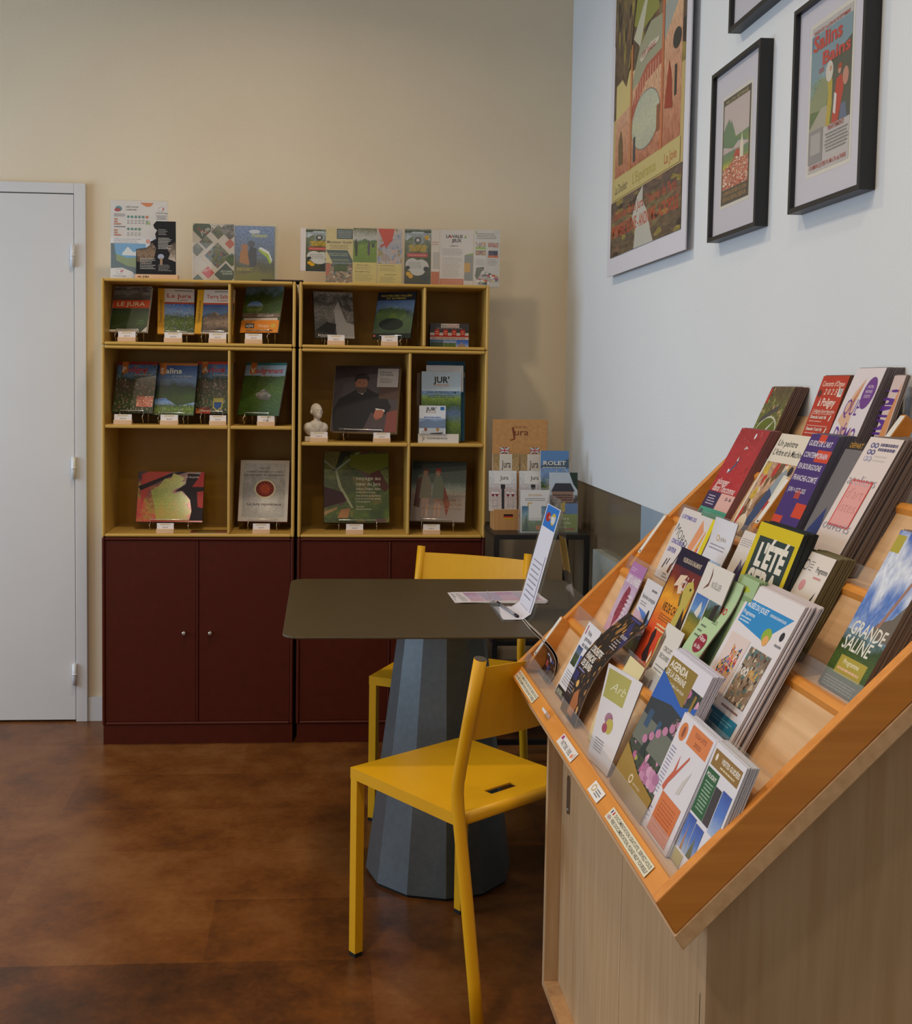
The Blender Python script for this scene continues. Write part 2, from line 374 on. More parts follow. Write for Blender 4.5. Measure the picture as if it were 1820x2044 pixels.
def cupboard(x0, div, label, knobs):
    e = empty('cupboard', (x0, -.15, 0)); I = Matrix.Translation((-x0, .15, 0)); t = .0115; x1 = x0+W_; z0, z1 = .07, .766
    mb = MB(); mb.box(x0, x0+t, FR, -.012, z0, z1, M_CAB); mb.build('side_panel', e, .005, I, 3)
    MB().box(x1-t, x1, FR, -.012, z0, z1, M_CAB).build('side_panel', e, .005, I, 3)
    MB().box(x0+t, x1-t, FR, -.012, z1-t, z1, M_CAB).build('top_panel', e, .005, I, 3)
    MB().box(x0+t, x1-t, FR, -.012, z0, z0+t, M_CAB).build('bottom_panel', e, .005, I, 3)
    MB().box(x0+.002, x1-.002, -.014, -.004, z0, z1, M_CAB).build('back_panel', e, 0, I)
    MB().box(div-.005, div+.005, FR+.002, -.014, z0+t, z1-t, M_CAB).build('divider', e, .004, I, 3)
    MB().box(x0+.004, x1-.0005, FR+.004, -.012, 0, z0-.0005, M_CAB).build('plinth', e, .001, I)
    for i, (a, b) in enumerate(((x0+t+.001, div-.006), (div+.006, x1-t-.001))):
        dr = MB().box(a, b, FR+.005, FR+.020, z0+t+.001, z1-t-.001, M_CAB).build('door', e, .001, I)
        if knobs:
            kx = div-.047 if i == 0 else div+.048
            kn = MB(); kn.tube([(kx, FR+.006, .415), (kx, FR-.004, .415), (kx, FR-.006, .415), (kx, FR-.013, .415), (kx, FR-.017, .415)], [.004, .004, .008, .0085, .005], M_CHROME, 14)
            kn.build('knob', dr)
    return tag(e, label, 'cupboard')
cupboard(0, .3445, 'dark red brown two-door cupboard at left with two small chrome knobs', True)
cupboard(R0, 1.050, 'dark red brown cupboard under the right shelves, partly behind the table', True)
tag(box('bridging_strip', (.570, -.29, 1.7025), (.722, -.16, 1.709), C('#2c1f1b', .6), None, .002), 'flat dark brown strip bridging the gap on top of the shelves', 'strip')

# ------------------------------------------------------------------ prints
photo('hill', [(0, '#31501c'), (.3, '#5d7d28'), (.5, '#33502c'), (.62, '#9fb2c8'), (1, '#3566ac')], .12, 4, .5, 50)
photo('darkhill', [(0, '#1d2f14'), (.35, '#3a5220'), (.55, '#22342a'), (.68, '#58708c'), (1, '#24467c')], .12, 4, .5, 50)
photo('town', [(0, '#1c3014'), (.25, '#3b4f22'), (.55, '#4a3a2c'), (.66, '#2b3a22'), (.78, '#5f83a8'), (1, '#2c5a92')], .08, 5, .6, 60, (.25, 30, ['#7a5a48', '#8b7f70', '#3a4a24']))
photo('forest', [(0, '#2d4a12'), (.5, '#456020'), (.8, '#31481c'), (1, '#6b8a9a')], .2, 6, .7, 45)
photo('rock', [(0, '#4c4a45'), (.4, '#6c6a64'), (.6, '#8f8d86'), (.8, '#4a4a48'), (1, '#9a9892')], .5, 4, .6, 30)
photo('rockbrown', [(0, '#3a2c22'), (.5, '#8a715a'), (.8, '#5b4a3c'), (1, '#a8937c')], .5, 4, .5, 25)
photo('meadow', [(0, '#3c5a14'), (.35, '#5f7f1e'), (.55, '#3a5a26'), (.7, '#7aa0cc'), (1, '#3c78c4')], .1, 4, .6, 60, (.12, 50, ['#b8a020', '#7a5aa0', '#d8d8d0']))
photo('aerial', [(0, '#2c4416'), (.3, '#556b1e'), (.55, '#3a4a1a'), (.8, '#63701f'), (1, '#1c2412')], .7, 3, .4, 40, (.25, 5, ['#5a3c38', '#4a6020', '#6f6a2c']))
photo('leaf', [(0, '#b43a34'), (.3, '#c8553c'), (.5, '#a88a34'), (.7, '#8f3530'), (1, '#3a1a1c')], .9, 3, .35, 30, None, .14, 1.0)
photo('leafgreen', [(0, '#b39a3a'), (.5, '#93a03c'), (1, '#b5b04a')], .6, 6, .3, 30, None, .14, 1.0)
photo('grey_etch', [(0, '#a9a8a6'), (.5, '#8f8e8c'), (1, '#b4b3b0')], .6, 9, .35, 50)
photo('night', [(0, '#15100e'), (.5, '#1f1713'), (1, '#0e0d12')], .4, 5, .5, 30, (.16, 26, ['#7a4c22', '#c08a48', '#4c2c1c']))
photo('village', [(0, '#b8402c'), (.5, '#d07a58'), (1, '#a84a34')], .5, 8, .5, 25, (.6, 22, ['#e8d8c0', '#c84830', '#8a3a2c', '#d8a088']))
photo('figures', [(0, '#8a6a54'), (.5, '#c8a080'), (1, '#5a6a5c')], .5, 4, .4, 25, (.5, 9, ['#b8322c', '#d8c8b0', '#6a5038', '#c8a83a']))
photo('bluegrn', [(0, '#4a6a3a'), (.4, '#6a8a5a'), (.6, '#8aa8b8'), (1, '#4a7aa0')], .3, 4, .4, 25)
photo('clouds', [(0, '#2a4a1c'), (.2, '#3c5a28'), (.3, '#b8c8dc'), (.5, '#4a74c0'), (.75, '#d8e0ec'), (1, '#3a62b4')], .35, 4, .15, 25)
photo('skyblue', [(0, '#a8bcd4'), (.5, '#4a74c4'), (1, '#2a4aa0')], .15, 3, .15, 20)
photo('flowers', [(0, '#4a5238'), (.4, '#2e3a2c'), (.6, '#3c4238'), (1, '#2a3238')], .4, 4, .6, 25, (.25, 18, ['#c884a8', '#b86a94', '#d8a0bc', '#a8a83a']))
photo('crowd', [(0, '#c8a890'), (1, '#b89a80')], .4, 4, .4, 25, (.75, 15, ['#c8382c', '#e0b030', '#3a6ab0', '#e8e0d8', '#2a2a30', '#e08a50', '#d86a8a']))
photo('sepia', [(0, '#8a7460'), (.5, '#a8937c'), (1, '#6a584a')], .4, 5, .5, 30, (.5, 12, ['#4a3c34', '#c8b8a0', '#8a7058', '#5a7a78']))
photo('fire', [(0, '#b82a10'), (.35, '#d8481a'), (.62, '#e8a020'), (.75, '#7a2418'), (1, '#1c1038')], .12, 3, .15, 25)
photo('redtex', [(0, '#a8242c'), (.5, '#b8303a'), (1, '#a02430')], .4, 6, .4, 50, (.05, 40, ['#c05058', '#8a1c24']))
photo('ferris', [(0, '#5a6428'), (.5, '#6f7a34'), (1, '#54422e')], .3, 5, .6, 35, (.2, 16, ['#a88a5c', '#4a4428', '#8a8c50']))
photo('vine', [(0, '#7a6a1c'), (.4, '#a08a24'), (.6, '#5c6a28'), (.68, '#6a9ad0'), (1, '#3a6cb8')], .08, 4, .4, 35)
photo('pinky', [(0, '#c8a0b4'), (.5, '#c4b0c8'), (1, '#b084b0')], .3, 3, .15, 20)
photo('grape', [(0, '#9c3a50'), (1, '#8a3048')], .3, 6, .5, 20, (.5, 22, ['#b05468', '#78263c']))
photo('poster_wood', [(0, '#6a5a40'), (.3, '#5c4c3c'), (.5, '#7a6a46'), (.8, '#5c4c3e'), (1, '#5a4a44')], .6, 5, .5, 15, (.2, 12, ['#8a7c3c', '#3a3028', '#7a5a44']), .5, 0)
photo('poster_peach', [(0, '#a8684c'), (.3, '#c08c6c'), (.6, '#c89a7c'), (1, '#d8b88a')], .25, 5, .3, 20, None, .5, 0)
photo('poster_pond', [(0, '#a8ac98'), (.5, '#b8b99c'), (1, '#a8b0a0')], .3, 4, .15, 20, None, .5, 0)
photo('greenhill', [(0, '#a8a428'), (.35, '#b8b030'), (.5, '#6a8a48'), (.75, '#5a8068'), (.8, '#c8b0ac'), (1, '#b8b4b8')], .12, 3, .2, 20, None, .5, 0)
photo('rockcamp', [(0, '#c0b4a4'), (.4, '#8a7a6a'), (1, '#40342c')], .6, 6, .5, 25)
photo('archery', [(0, '#6a8a2c'), (.5, '#7a9a34'), (.62, '#4a6a3c'), (.7, '#c8c8c0'), (1, '#6a6a34')], .12, 5, .5, 30)
photo('map', [(0, '#b8b4b0'), (.5, '#a8a8b0'), (1, '#c0b8b0')], .5, 4, .3, 25, (.3, 10, ['#a09060', '#c8a898', '#8a9ab0']))
photo('trees', [(0, '#3a3c28'), (.5, '#4c5434'), (.75, '#7a846c'), (1, '#a8b4b8')], .4, 5, .6, 25)
photo('glide', [(0, '#8a8438'), (.25, '#5a5a3c'), (.5, '#6a7a8c'), (1, '#7a92b8')], .12, 4, .4, 25)
photo('bike', [(0, '#5a6038'), (.5, '#6a7048'), (1, '#8a8c78')], .5, 5, .6, 20, (.3, 12, ['#3a4450', '#8a5040', '#5a6a7a']))
photo('toys', [(0, '#a8a89c'), (1, '#c0beb4')], .4, 4, .3, 20, (.6, 8, ['#c83c30', '#3a4a3a', '#e0c040', '#e8e0d8', '#a05a80']))
photo('wine', [(0, '#c8c0b8'), (.5, '#b8a8a8'), (.75, '#c8ccd0'), (1, '#d4d8dc')], .15, 4, .25, 20)
photo('barrel', [(0, '#b08040'), (.3, '#a88860'), (.6, '#b89c70'), (1, '#9a8050')], .3, 7, .4, 25)
photo('chateau', [(0, '#5a4a40'), (.3, '#8a7068'), (.55, '#4a4a50'), (.65, '#c0ccd8'), (1, '#a8bcd4')], .1, 5, .5, 20)
photo('painting', [(0, '#9a8c7c'), (.45, '#a89a84'), (.55, '#8a988c'), (.65, '#2c4a40'), (1, '#1a2c28')], .06, 5, .3, 30)
photo('dusk', [(0, '#3c2a2c'), (.5, '#33262a'), (1, '#2a2224')], .4, 3, .2, 20)
photo('inkblot', [(0, '#2a2450'), (.6, '#241f48'), (.8, '#8a88a0'), (1, '#e0dcd8')], .2, 8, .2, 50)
photo('yellowfig', [(0, '#3a4a8a'), (.3, '#c8a030'), (.7, '#d8c050'), (1, '#c8b040')], .3, 4, .3, 15)
photo('citrus', [(0, '#d86a3c'), (.5, '#e8b040'), (1, '#d88a60')], .7, 4, .3, 15, (.5, 7, ['#e8dcd8', '#d84a6a', '#e8d040']))
photo('water', [(0, '#2c4a1c'), (.25, '#6a8a34'), (.4, '#5a7aa8'), (.5, '#3c5c24'), (.62, '#7a9a3c'), (.7, '#6a90c0'), (1, '#a8c4dc')], .08, 4, .4, 30)

def thing_page(name, w, h, base, layers, M, label, cat, t=.0012, body='#d9d5cc', group=None, bend=None):
    p = Page(w, h, base, t, body).run(layers)
    o = p.build(name, None, M, bend); return tag(o, label, cat, group)

def easel(w, book_M, zfloor, t, label):
    """small bent wire book stand"""
    inv = book_M.inverted(); drop = book_M.translation.z-zfloor
    mb = MB(); r = .0017
    # points are in book-local axes; 'down' is world down
    dn = (inv.to_3x3() @ Vector((0, 0, -1))); fl = (inv.to_3x3() @ Vector((book_M.col[2].x, book_M.col[2].y, 0)).normalized())
    def P(x, y, z): return Vector((x, y, z))
    xa, xb = w*.22, w*.80
    bar = .007; fz = .010
    path = [P(xa, 0, fz)+fl*.004+dn*(drop-.0018)]
    for k in range(5):
        a = k/4*math.pi/2; path.append(P(xa, -bar, fz)+dn*(drop*.55*(1-k/4))+fl*.010*math.sin(a*2))
    path += [P(xa, bar, fz), P(xb, bar, fz)]
    for k in range(5):
        a = (4-k)/4*math.pi/2; path.append(P(xb, -bar, fz)+dn*(drop*.55*(k/4))+fl*.010*math.sin(a*2))
    path.append(P(xb, 0, fz)+fl*.004+dn*(drop-.0018))
    mb.tube(path, r, M_CHROME, 8)
    for x in (xa, xb):
        mb.tube([P(x, -bar, fz), P(x, -.004, 0), P(x, -.004, -t-.003), P(x, .09, -t-.003)], r, M_CHROME, 8)
        mb.tube([P(x, .06, -t-.003), P(x, .03, -t-.003)-fl*.02+dn*.02, P(x, 0, -t)-fl*.030+dn*(drop-.002)], r, M_CHROME, 8)
    o = mb.build('book_stand'); o.matrix_world = book_M
    return tag(o, label, 'book stand')
def price_block(x0, x1, z, y, label, deep=.022, yaw=0, card=.0205):
    w = x1-x0; e = empty('price_stand', ((x0+x1)/2, y, z), math.radians(yaw))
    MB().box(-w/2, w/2, -deep/2, deep/2, 0, .0165, M_BLOCK).build('wooden_block', e, .0008)
    M = frame((-w/2+.001, -.001, .0165), (1, 0, 0), (0, 0, 1))
    p = Page(w-.002, card, '#e6e0dc', .0005).run([('L', .15, .62, .85, .92, 2, '#c8a838', .6, .2, 'c'), ('T', .5, .12, .22, '18,50 €', '#4a4644', .34, 'c')])
    p.build('price_card', e, M)
    return tag(e, label, 'price holder')
def book(x, y, z, yaw, w, h, t, base, layers, floor, label, lean=17, spine=None, price=None, stand='small wire stand under the book', cat='book'):
    M = face_back(x, y, z, yaw, lean); e = empty('book', M=M)
    p = Page(w, h, base, .0012, spine or '#2a2a2a').run(layers); p.build('front_cover', e)
    MB().box(.0015, w-.003, .003, h-.003, -t+.0012, -.0013, '#cfc8ba').build('page_block', e)
    mb = MB().box(-.0012, 0, 0, h, -t, 0, spine or '#2a2a2a'); mb.box(0, w, 0, h, -t, -t+.0012, spine or '#2a2a2a'); mb.build('back_cover', e)
    tag(e, label, cat)
    if stand: easel(w, M, floor, t, stand)
    return e
T = 'T'
F1, F2, F3, F4, F5 = 1.4755, 1.1765, .7795, 1.4755, 1.1195
# ---- left stack, top shelf
book(.010, -.2, 1.514, 14, .145, .177, .014, 'darkhill', [('R', 0, .52, 1, .70, '#c4502a'), ('R', 0, .70, 1, 1, 'rock'), (T, .5, .57, .09, 'LE JURA', '#d8c8a8', .75, 'c'), ('P', [(0, 0), (.85, 0), (1, .12), (1, .03), (1, 0)], '#c8c0b4'), ('R', 0, 0, .8, .05, '#c8bfae'), ('E', .82, .2, .1, .06, 'forest')],
     F1, 'landscape guidebook with an orange title band, far left on the top left shelf', spine='#b8b2a6', stand='wire stand under the guidebook with the orange band')
hk = lambda ttl, sub, ph: [('R', 0, 0, .17, 1, '#d49a1c'), ('R', .17, .70, 1, 1, '#ddd2c4'), ('R', .17, .66, 1, .70, '#b84a2c'), (T, .58, .80, .085, ttl, '#c04028', .66, 'c'), (T, .62, .73, .05, sub, '#c06a48', .36, 'c'), (T, .11, .25, .06, 'Promenade & Randonnée', '#7a5a18', .5, 'l', {'rot': math.pi/2}), ('R', .17, 0, 1, .035, '#cfc8be'), ('R', .45, .945, .95, .965, '#8a8078')]
book(.187, -.2, 1.510, -6, .132, .178, .012, 'hill', hk('Le Jura', '... à pied', 0)+[('R', .17, .035, 1, .66, 'meadow')]+[('L', .4, .86, .7, .9, 1, '#c04028')][:0], F1, 'yellow-spined walking guide with a flowery meadow on the cover', spine='#d49a1c', stand='wire stand under the meadow walking guide')
book(.323, -.215, 1.512, 8, .140, .172, .012, 'forest', hk('Terra Salina', '... à pied', 0)+[('R', .17, .035, 1, .66, 'darkhill'), ('P', [(.2, .035), (.2, .35), (.5, .5), (.7, .4), (.95, .55), (1, .2), (1, .035)], 'rockbrown')], F1, 'yellow-spined walking guide with rocky cliffs on the cover', spine='#d49a1c', stand='wire stand under the rocky cliff walking guide')
book(.487, -.2, 1.518, 24, .155, .180, .012, 'forest', [('R', 0, .0, 1, .27, '#d8842a'), ('R', .05, .27, .95, .32, '#c8b8a4'), ('R', 0, .32, 1, .42, 'rockbrown'), ('E', .3, .55, .22, .14, 'meadow'), (T, .62, .345, .05, 'RANDONNÉES VTT', '#c8c0b0', .42, 'c'), ('R', .12, .10, .36, .20, '#3a3a3c'), (T, .24, .12, .06, 'IGN', '#d8d4cc', .18, 'c'), (T, .6, .12, .07, 'Vttopo', '#e8c8a0', .3, 'c'), ('E', .86, .15, .07, .05, '#c8a040'), ('R', .16, .04, .32, .06, '#3a2c20'), ('R', .42, .04, .56, .06, '#3a2c20'), ('R', .68, .04, .86, .06, '#3a2c20')], F1, 'mountain bike guide with an orange lower band in the right bay', spine='#3a3428', stand='wire stand under the mountain bike guide')
# ---- left stack, town guides
def tg(top, ttl, tc, ph, extra=[], tw=.62):
    return [('R', 0, .95, 1, 1, top), (T, .16, .80, .10, ttl, tc, tw, 'l', {'bold': .02}), ('P', [(.12, .80), (.12, 1), (.27, 1), (.27, .8), (.19, .76)], '#c0702c'), (T, .14, .80, .10, ttl[0], '#dcd4c4', None, 'l', {'bold': .03}), (T, .42, .735, .035, 'au coeur du pays', '#a8a8a0', .48, 'l', {'shear': .3}), (T, .5, .03, .035, 'AO', '#8a8c84', None, 'c')]+extra
book(.019, -.19, 1.216, 12, .155, .198, .010, 'town', tg('#8c2a22', 'Poligny', '#b8302a', 0, [('R', .57, .12, .98, .33, 'village')]), F2, 'town guide with a red top edge and old red rooftops, leftmost in the middle row', stand='wire stand under the leftmost town guide')
book(.160, -.20, 1.210, 10, .163, .202, .010, 'darkhill', tg('#a8642a', 'Salins', '#d8d0b0', 0, [('P', [(0, 0), (1, 0), (1, .25), (.6, .18), (.3, .33), (0, .3)], 'meadow')], .48), F2, 'town guide with a bright blue sky and green valley, second in the middle row', stand='wire stand under the blue sky town guide')
book(.318, -.19, 1.217, 9, .139, .202, .010, 'town', tg('#b03a26', 'Arbois', '#b8302a', 0, [('P', [(.5, .12), (.62, .04), (.76, .12), (.78, .3), (.5, .3)], '#a89a4a'), ('P', [(.53, .13), (.62, .07), (.73, .13), (.74, .22), (.53, .22)], '#2c4a7a'), ('R', .05, .0, .45, .12, 'leaf')], .6), F2, 'town guide with a coat of arms on the cover, third in the middle row', stand='wire stand under the coat of arms guide')
book(.480, -.2, 1.214, 30, .178, .204, .010, 'forest', [('R', 0, .75, 1, .95, '#8aa0b0')]+tg('#2c6a64', 'Vaulgrenant', '#a8302c', 0, [('P', [(.35, .4), (.55, .5), (.75, .38), (.7, .28), (.45, .3)], 'rock')], .78), F2, 'town guide with castle ruins in a green forest, in the right bay', stand='wire stand under the castle ruin guide')
# ---- left stack, bottom
book(.105, -.19, .810, 2, .246, .192, .014, 'leaf', [('P', [(.05, .25), (.05, .95), (.16, 1), (.5, 1), (.2, .75)], '#b4463e'), ('P', [(0, .7), (.5, .97), (.62, 1), (.75, 1), (.45, .88), (.05, .62)], '#1c1420'), ('P', [(.2, .62), (.32, .72), (.4, .86), (.5, .86), (.53, .97), (.62, .93), (.70, .88), (.66, .80), (.73, .8), (.65, .7), (.57, .66), (.5, .6), (.55, .56), (.66, .6), (.74, .5), (.8, .42), (.74, .35), (.83, .2), (.76, .1), (.80, .03), (.3, .03), (.25, .4)], 'leafgreen'), ('P', [(.55, .6), (.68, .62), (.8, .44), (.83, .22), (.80, .03), (1, .03), (1, .95), (.75, .97), (.72, .75)], '#201418'), ('P', [(.82, .7), (.9, .85), (.95, 1), (1, 1), (1, .7)], '#a8302c'), ('P', [(.92, .3), (.9, .6), (1, .62), (1, .28)], '#a83a34'), (T, .82, .88, .03, 'LE VIN JAUNE', '#d8c8c0', .2, 'c')],
     F3, 'glossy landscape book with a red and yellow vine leaf, alone in the bottom bay', lean=17, spine='#1a1214', stand='wire stand under the vine leaf book')
tag(thing_page('flyer', .135, .09, 'leaf', [('P', [(.1, .2), (.6, .1), (.8, .5), (.3, .7)], 'leafgreen')], frame((.315, -.285, F3+.0012), (1, .05, 0), (-.05, 1, 0)), 'red leaf flyer lying flat on the bottom shelf', 'flyer', .001), None)
book(.482, -.19, .814, 5, .186, .236, .022, '#c3beb6', [('R', .07, .07, .93, .95, 'grey_etch'), (T, .5, .86, .022, 'Roger LIZE', '#4a4440', .22, 'c'), (T, .5, .80, .02, 'PREMIERS CHEVALIERS DU COMTÉ', '#3a3634', .72, 'c'), (T, .5, .745, .028, 'Les enseignes de connaissance', '#3a3634', .8, 'c'), ('E', .52, .53, .215, .155, '#d8d2b0'), ('E', .52, .53, .185, .13, '#7a1f12'), ('E', .52, .53, .10, .075, '#b8481c'), (T, .52, .26, .045, 'Le Jura mystérieux', '#3f3936', .7, 'c', {'shear': .1})]+[('P', [(.52+.10*math.cos(a), .53+.075*math.sin(a)), (.52+.17*math.cos(a+.13), .53+.122*math.sin(a+.13)), (.52+.10*math.cos(a+.26), .53+.075*math.sin(a+.26))], '#b04a1c') for a in [i*math.pi/6 for i in range(12)]],
     F3, 'grey book with a red sun medallion, in the small bottom bay', spine='#7a2420', stand='wire stand under the sun medallion book')
pb = [(.056, .120, F1, 'orange band guidebook'), (.221, .286, F1, 'meadow walking guide'), (.381, .445, F1, 'rocky walking guide'), (.511, .575, F1, 'mountain bike guide'),
      (.041, .106, F2, 'red rooftop town guide'), (.207, .272, F2, 'blue sky town guide'), (.384, .446, F2, 'coat of arms town guide'), (.557, .622, F2, 'castle ruin guide'),
      (.194, .257, F3, 'vine leaf book'), (.543, .607, F3, 'sun medallion book'), (.811, .875, F4, 'black and white climbing book'), (1.008, 1.070, F4, 'dark green valley book'),
      (.751, .816, F5, 'white bust'), (.983, 1.047, F5, 'seated man portrait book'), (.886, .951, F3, 'aerial fields book'), (1.172, 1.237, F3, 'bathers book')]
for a, b, z, w_ in pb:
    o = price_block(a, b, z, -.276, 'small wooden block with white price card in front of the '+w_); o['group'] = 'wooden price card holders on the shelves'
# ---- right stack, top
book(.766, -.2, 1.504, -10, .150, .184, .009, 'rock', [('P', [(.55, .1), (.5, .6), (.62, .8), (.8, .35), (1, .3), (1, 0), (.55, 0)], '#b8b6b0'), ('P', [(0, .15), (.3, .35), (.55, .3), (.5, .08), (0, 0)], '#33322f'), (T, .1, .87, .06, 'Escalade', '#7a7874', .6, 'l', {'bold': .02}), (T, .1, .79, .06, 'dans le Jura', '#7a7874', .62, 'l', {'bold': .02}), (T, .08, .03, .05, 'POLIGNY', '#d8d6d0', .4)], F4, 'black and white rock climbing guide on the top right shelf', stand='wire stand under the black and white climbing guide')
book(.978, -.2, 1.506, 28, .155, .182, .009, 'darkhill', [('R', 0, .82, 1, 1, '#14161c'), (T, .5, .90, .04, 'ROUTES DES VALLÉES', '#b89a30', .8, 'c'), (T, .5, .845, .035, 'ET RIVIÈRES', '#b89a30', .5, 'c'), ('R', 0, 0, 1, .1, '#121a12'), ('E', .05, .05, .03, .02, '#c04a3a'), ('E', .42, .5, .4, .2, 'forest'), ('E', .48, .45, .12, .08, '#5a6c26'), ('E', .45, .3, .32, .13, '#141f12')], F4, 'dark green valley guide with a black title band on the top right shelf', stand='wire stand under the dark valley guide')
bx = [('R', 0, .55, 1, 1, '#3d3a3c'), ('R', 0, .44, 1, .60, '#b8b0a4'), ('R', 0, .42, 1, .485, '#a82c20'), ('R', 0, .31, 1, .42, '#b8b0a4'), ('R', .28, .82, .75, .98, '#c4bcb0'), (T, .30, .86, .08, 'Bistro', '#33302e', .18), (T, .48, .86, .08, 'Champs', '#a83c34', .20), ('E', .71, .90, .02, .03, '#a83c34'), ('L', .15, .76, .85, .81, 1, '#8a867c', .6, .1, 'c'), ('R', 0, 0, .35, .31, 'darkhill'), ('R', .36, 0, .67, .31, 'hill'), ('R', .68, 0, 1, .31, 'skyblue'), ('P', [(.72, 0), (.72, .08), (.80, .15), (.82, .25), (.84, .15), (.92, .06), (.92, 0)], '#9a8478'), ('L', .05, .34, .95, .40, 1, '#8a5a50', .5, .05)]
for i in range(4): bx += [('R', .12+.22*i, .46, .24+.22*i, .74, '#a82c20'), ('L', .14+.22*i, .52, .22+.22*i, .70, 2, '#d89a80', .4, .2, 'c')]
o = tag(empty('leaflet_box', M=face_back(1.192, -.235, F4+.001, 0, 0)), 'small printed cardboard box with red tabs on the top right shelf', 'box')
Page(.145, .088, '#b8b0a4', 0).run(bx).build('front_panel', o); MB().box(0, .145, 0, .088, -.06, -.0003, '#2c2828').build('box_body', o, .001)
# ---- right stack, portrait and bust
pm = [('P', [(.04, .0), (.0, .3), (.1, .5), (.32, .62), (.4, .68), (.52, .66), (.62, .6), (.82, .52), (.9, .38), (.85, .28), (.7, .24), (.6, .3), (.5, .05), (.4, 0)], '#17161a'), ('P', [(.36, .60), (.42, .68), (.50, .66), (.45, .56)], '#b8b4ac'), ('P', [(.38, .58), (.44, .61), (.50, .60), (.44, .63)], '#121214'), ('E', .42, .73, .095, .105, '#8a5c46'), ('P', [(.32, .74), (.31, .84), (.38, .88), (.48, .88), (.53, .83), (.53, .74), (.50, .80), (.36, .80)], '#1f1814'), ('P', [(.34, .68), (.36, .60), (.43, .575), (.50, .6), (.52, .69), (.47, .675), (.38, .675)], '#4a3c34'), ('R', .38, .735, .405, .745, '#2a1c18'), ('R', .45, .735, .475, .745, '#2a1c18'), ('R', .385, .665, .475, .675, '#5c2f28'), ('P', [(.425, .70), (.44, .74), (.445, .70)], '#6f4433'),
      ('P', [(.66, .36), (.8, .34), (.81, .31), (.68, .32)], '#c8c4bc'), ('P', [(.66, .33), (.76, .34), (.80, .30), (.77, .22), (.68, .18), (.64, .24)], '#a0604a'), ('L', .66, .18, .76, .22, 2, '#7a4434', .4), ('P', [(.82, 0), (.84, .3), (1, .34), (1, 0)], '#7a4038'), ('R', .70, .5, 1, .98, '#4a3428'), ('R', .66, .68, .98, .96, '#a39a92'), (T, .70, .89, .03, "L'homme", '#3a3634', .18), (T, .70, .855, .03, "& la science", '#3a3634', .2), ('L', .70, .74, .9, .82, 4, '#6a6460', .4), (T, .13, .03, .02, 'EXPO', '#8a8480', .1)]
book(.826, -.2, 1.156, 15, .250, .258, .03, 'dusk', pm, F5, 'large glossy book with a seated dark-suited man on the cover beside the bust', spine='#8a7f70', stand='wire stand under the seated man portrait book')
# bust
def bust():
    e = empty('bust', (.771, -.215, F5)); m = noisy('plaster_white', '#d8cfc0', '#e0d8ca', (1, 1, 1), 20, .6, .1, 200)
    MB().box(-.040, .046, -.03, .03, 0, .018, m).build('base', e, .002)
    bm = bmesh.new()
    def blob(c, r, seg=16):
        q = bmesh.ops.create_uvsphere(bm, u_segments=seg, v_segments=12, radius=1)
        for v in q['verts']: v.co = Vector((v.co.x*r[0]+c[0], v.co.y*r[1]+c[1], v.co.z*r[2]+c[2]))
    blob((0, 0, .045), (.045, .026, .030)); blob((-.028, .0, .05), (.020, .022, .020)); blob((.028, .0, .05), (.020, .022, .020))
    blob((0, -.006, .058), (.03, .022, .022)); blob((.004, .0, .08), (.012, .013, .024))
    blob((.004, -.003, .112), (.0195, .023, .026)); blob((.003, .006, .116), (.0215, .022, .025)); blob((.006, -.016, .097), (.0125, .013, .014))
    blob((.0075, -.027, .109), (.0035, .005, .007), 8); blob((.0075, -.0245, .099), (.007, .005, .0035), 8); blob((.006, -.023, .119), (.013, .005, .003), 8)
    blob((-.019, .0, .108), (.003, .006, .008), 8); blob((.0245, .0, .108), (.003, .006, .008), 8); blob((0, -.02, .05), (.012, .01, .02), 8)
    me = bpy.data.meshes.new('figure'); bm.to_mesh(me); bm.free(); me.materials.append(m)
    for p in me.polygons: p.use_smooth = True
    o = bpy.data.objects.new('figure', me); COL.objects.link(o); o.parent = e; o.rotation_euler = (0, 0, math.radians(18))
    r = o.modifiers.new('r', 'REMESH'); r.mode = 'VOXEL'; r.voxel_size = .0018; r.use_smooth_shade = True
    s = o.modifiers.new('s', 'SMOOTH'); s.iterations = 4; s.factor = .5
    return tag(e, 'small white plaster bust of a man on a square base', 'bust')
bust()
# outdoor leaflets dispenser
e = tag(empty('leaflet_dispenser', M=face_back(1.150, -.27, F5, 0, 0)), 'white acrylic leaflet dispenser in the right bay of the right shelves', 'dispenser')
Page(.152, .034, '#dcd8d0', .002, '#dcd8d0').run([(T, .1, .3, .45, 'Jv', '#3a3838', .06), (T, .22, .42, .22, 'Nos plus belles balades dans le Jura', '#4a4644', .5)]).build('front_lip', e)
mb = MB(); mb.box(0, .152, 0, .004, -.09, -.0025, M_CLEAR); mb.box(0, .152, 0, .26, -.09, -.087, M_CLEAR); mb.box(0, .003, 0, .1, -.087, -.0025, M_CLEAR); mb.box(.149, .152, 0, .2, -.087, -.0025, M_CLEAR); mb.build('acrylic_body', e)
ja = lambda: [('R', 0, .72, 1, 1, '#b4c8d8'), (T, .5, .84, .085, "JUR'", '#33302f', .4, 'c', {'bold': .03}), (T, .5, .79, .03, 'AVENTURES', '#c07a3c', .38, 'c'), (T, .5, .685, .032, 'JURA-OUTDOOR.COM', '#3c4450', .76, 'c'), ('L', .12, .62, .88, .67, 2, '#4a5460', .4, .2, 'c')]
thing_page('leaflet', .148, .262, 'water', ja(), face_back(1.163, -.245, F5+.006, 4, 8), 'tall outdoor leaflet with a river valley photo, front of the dispenser', 'leaflet', .006)
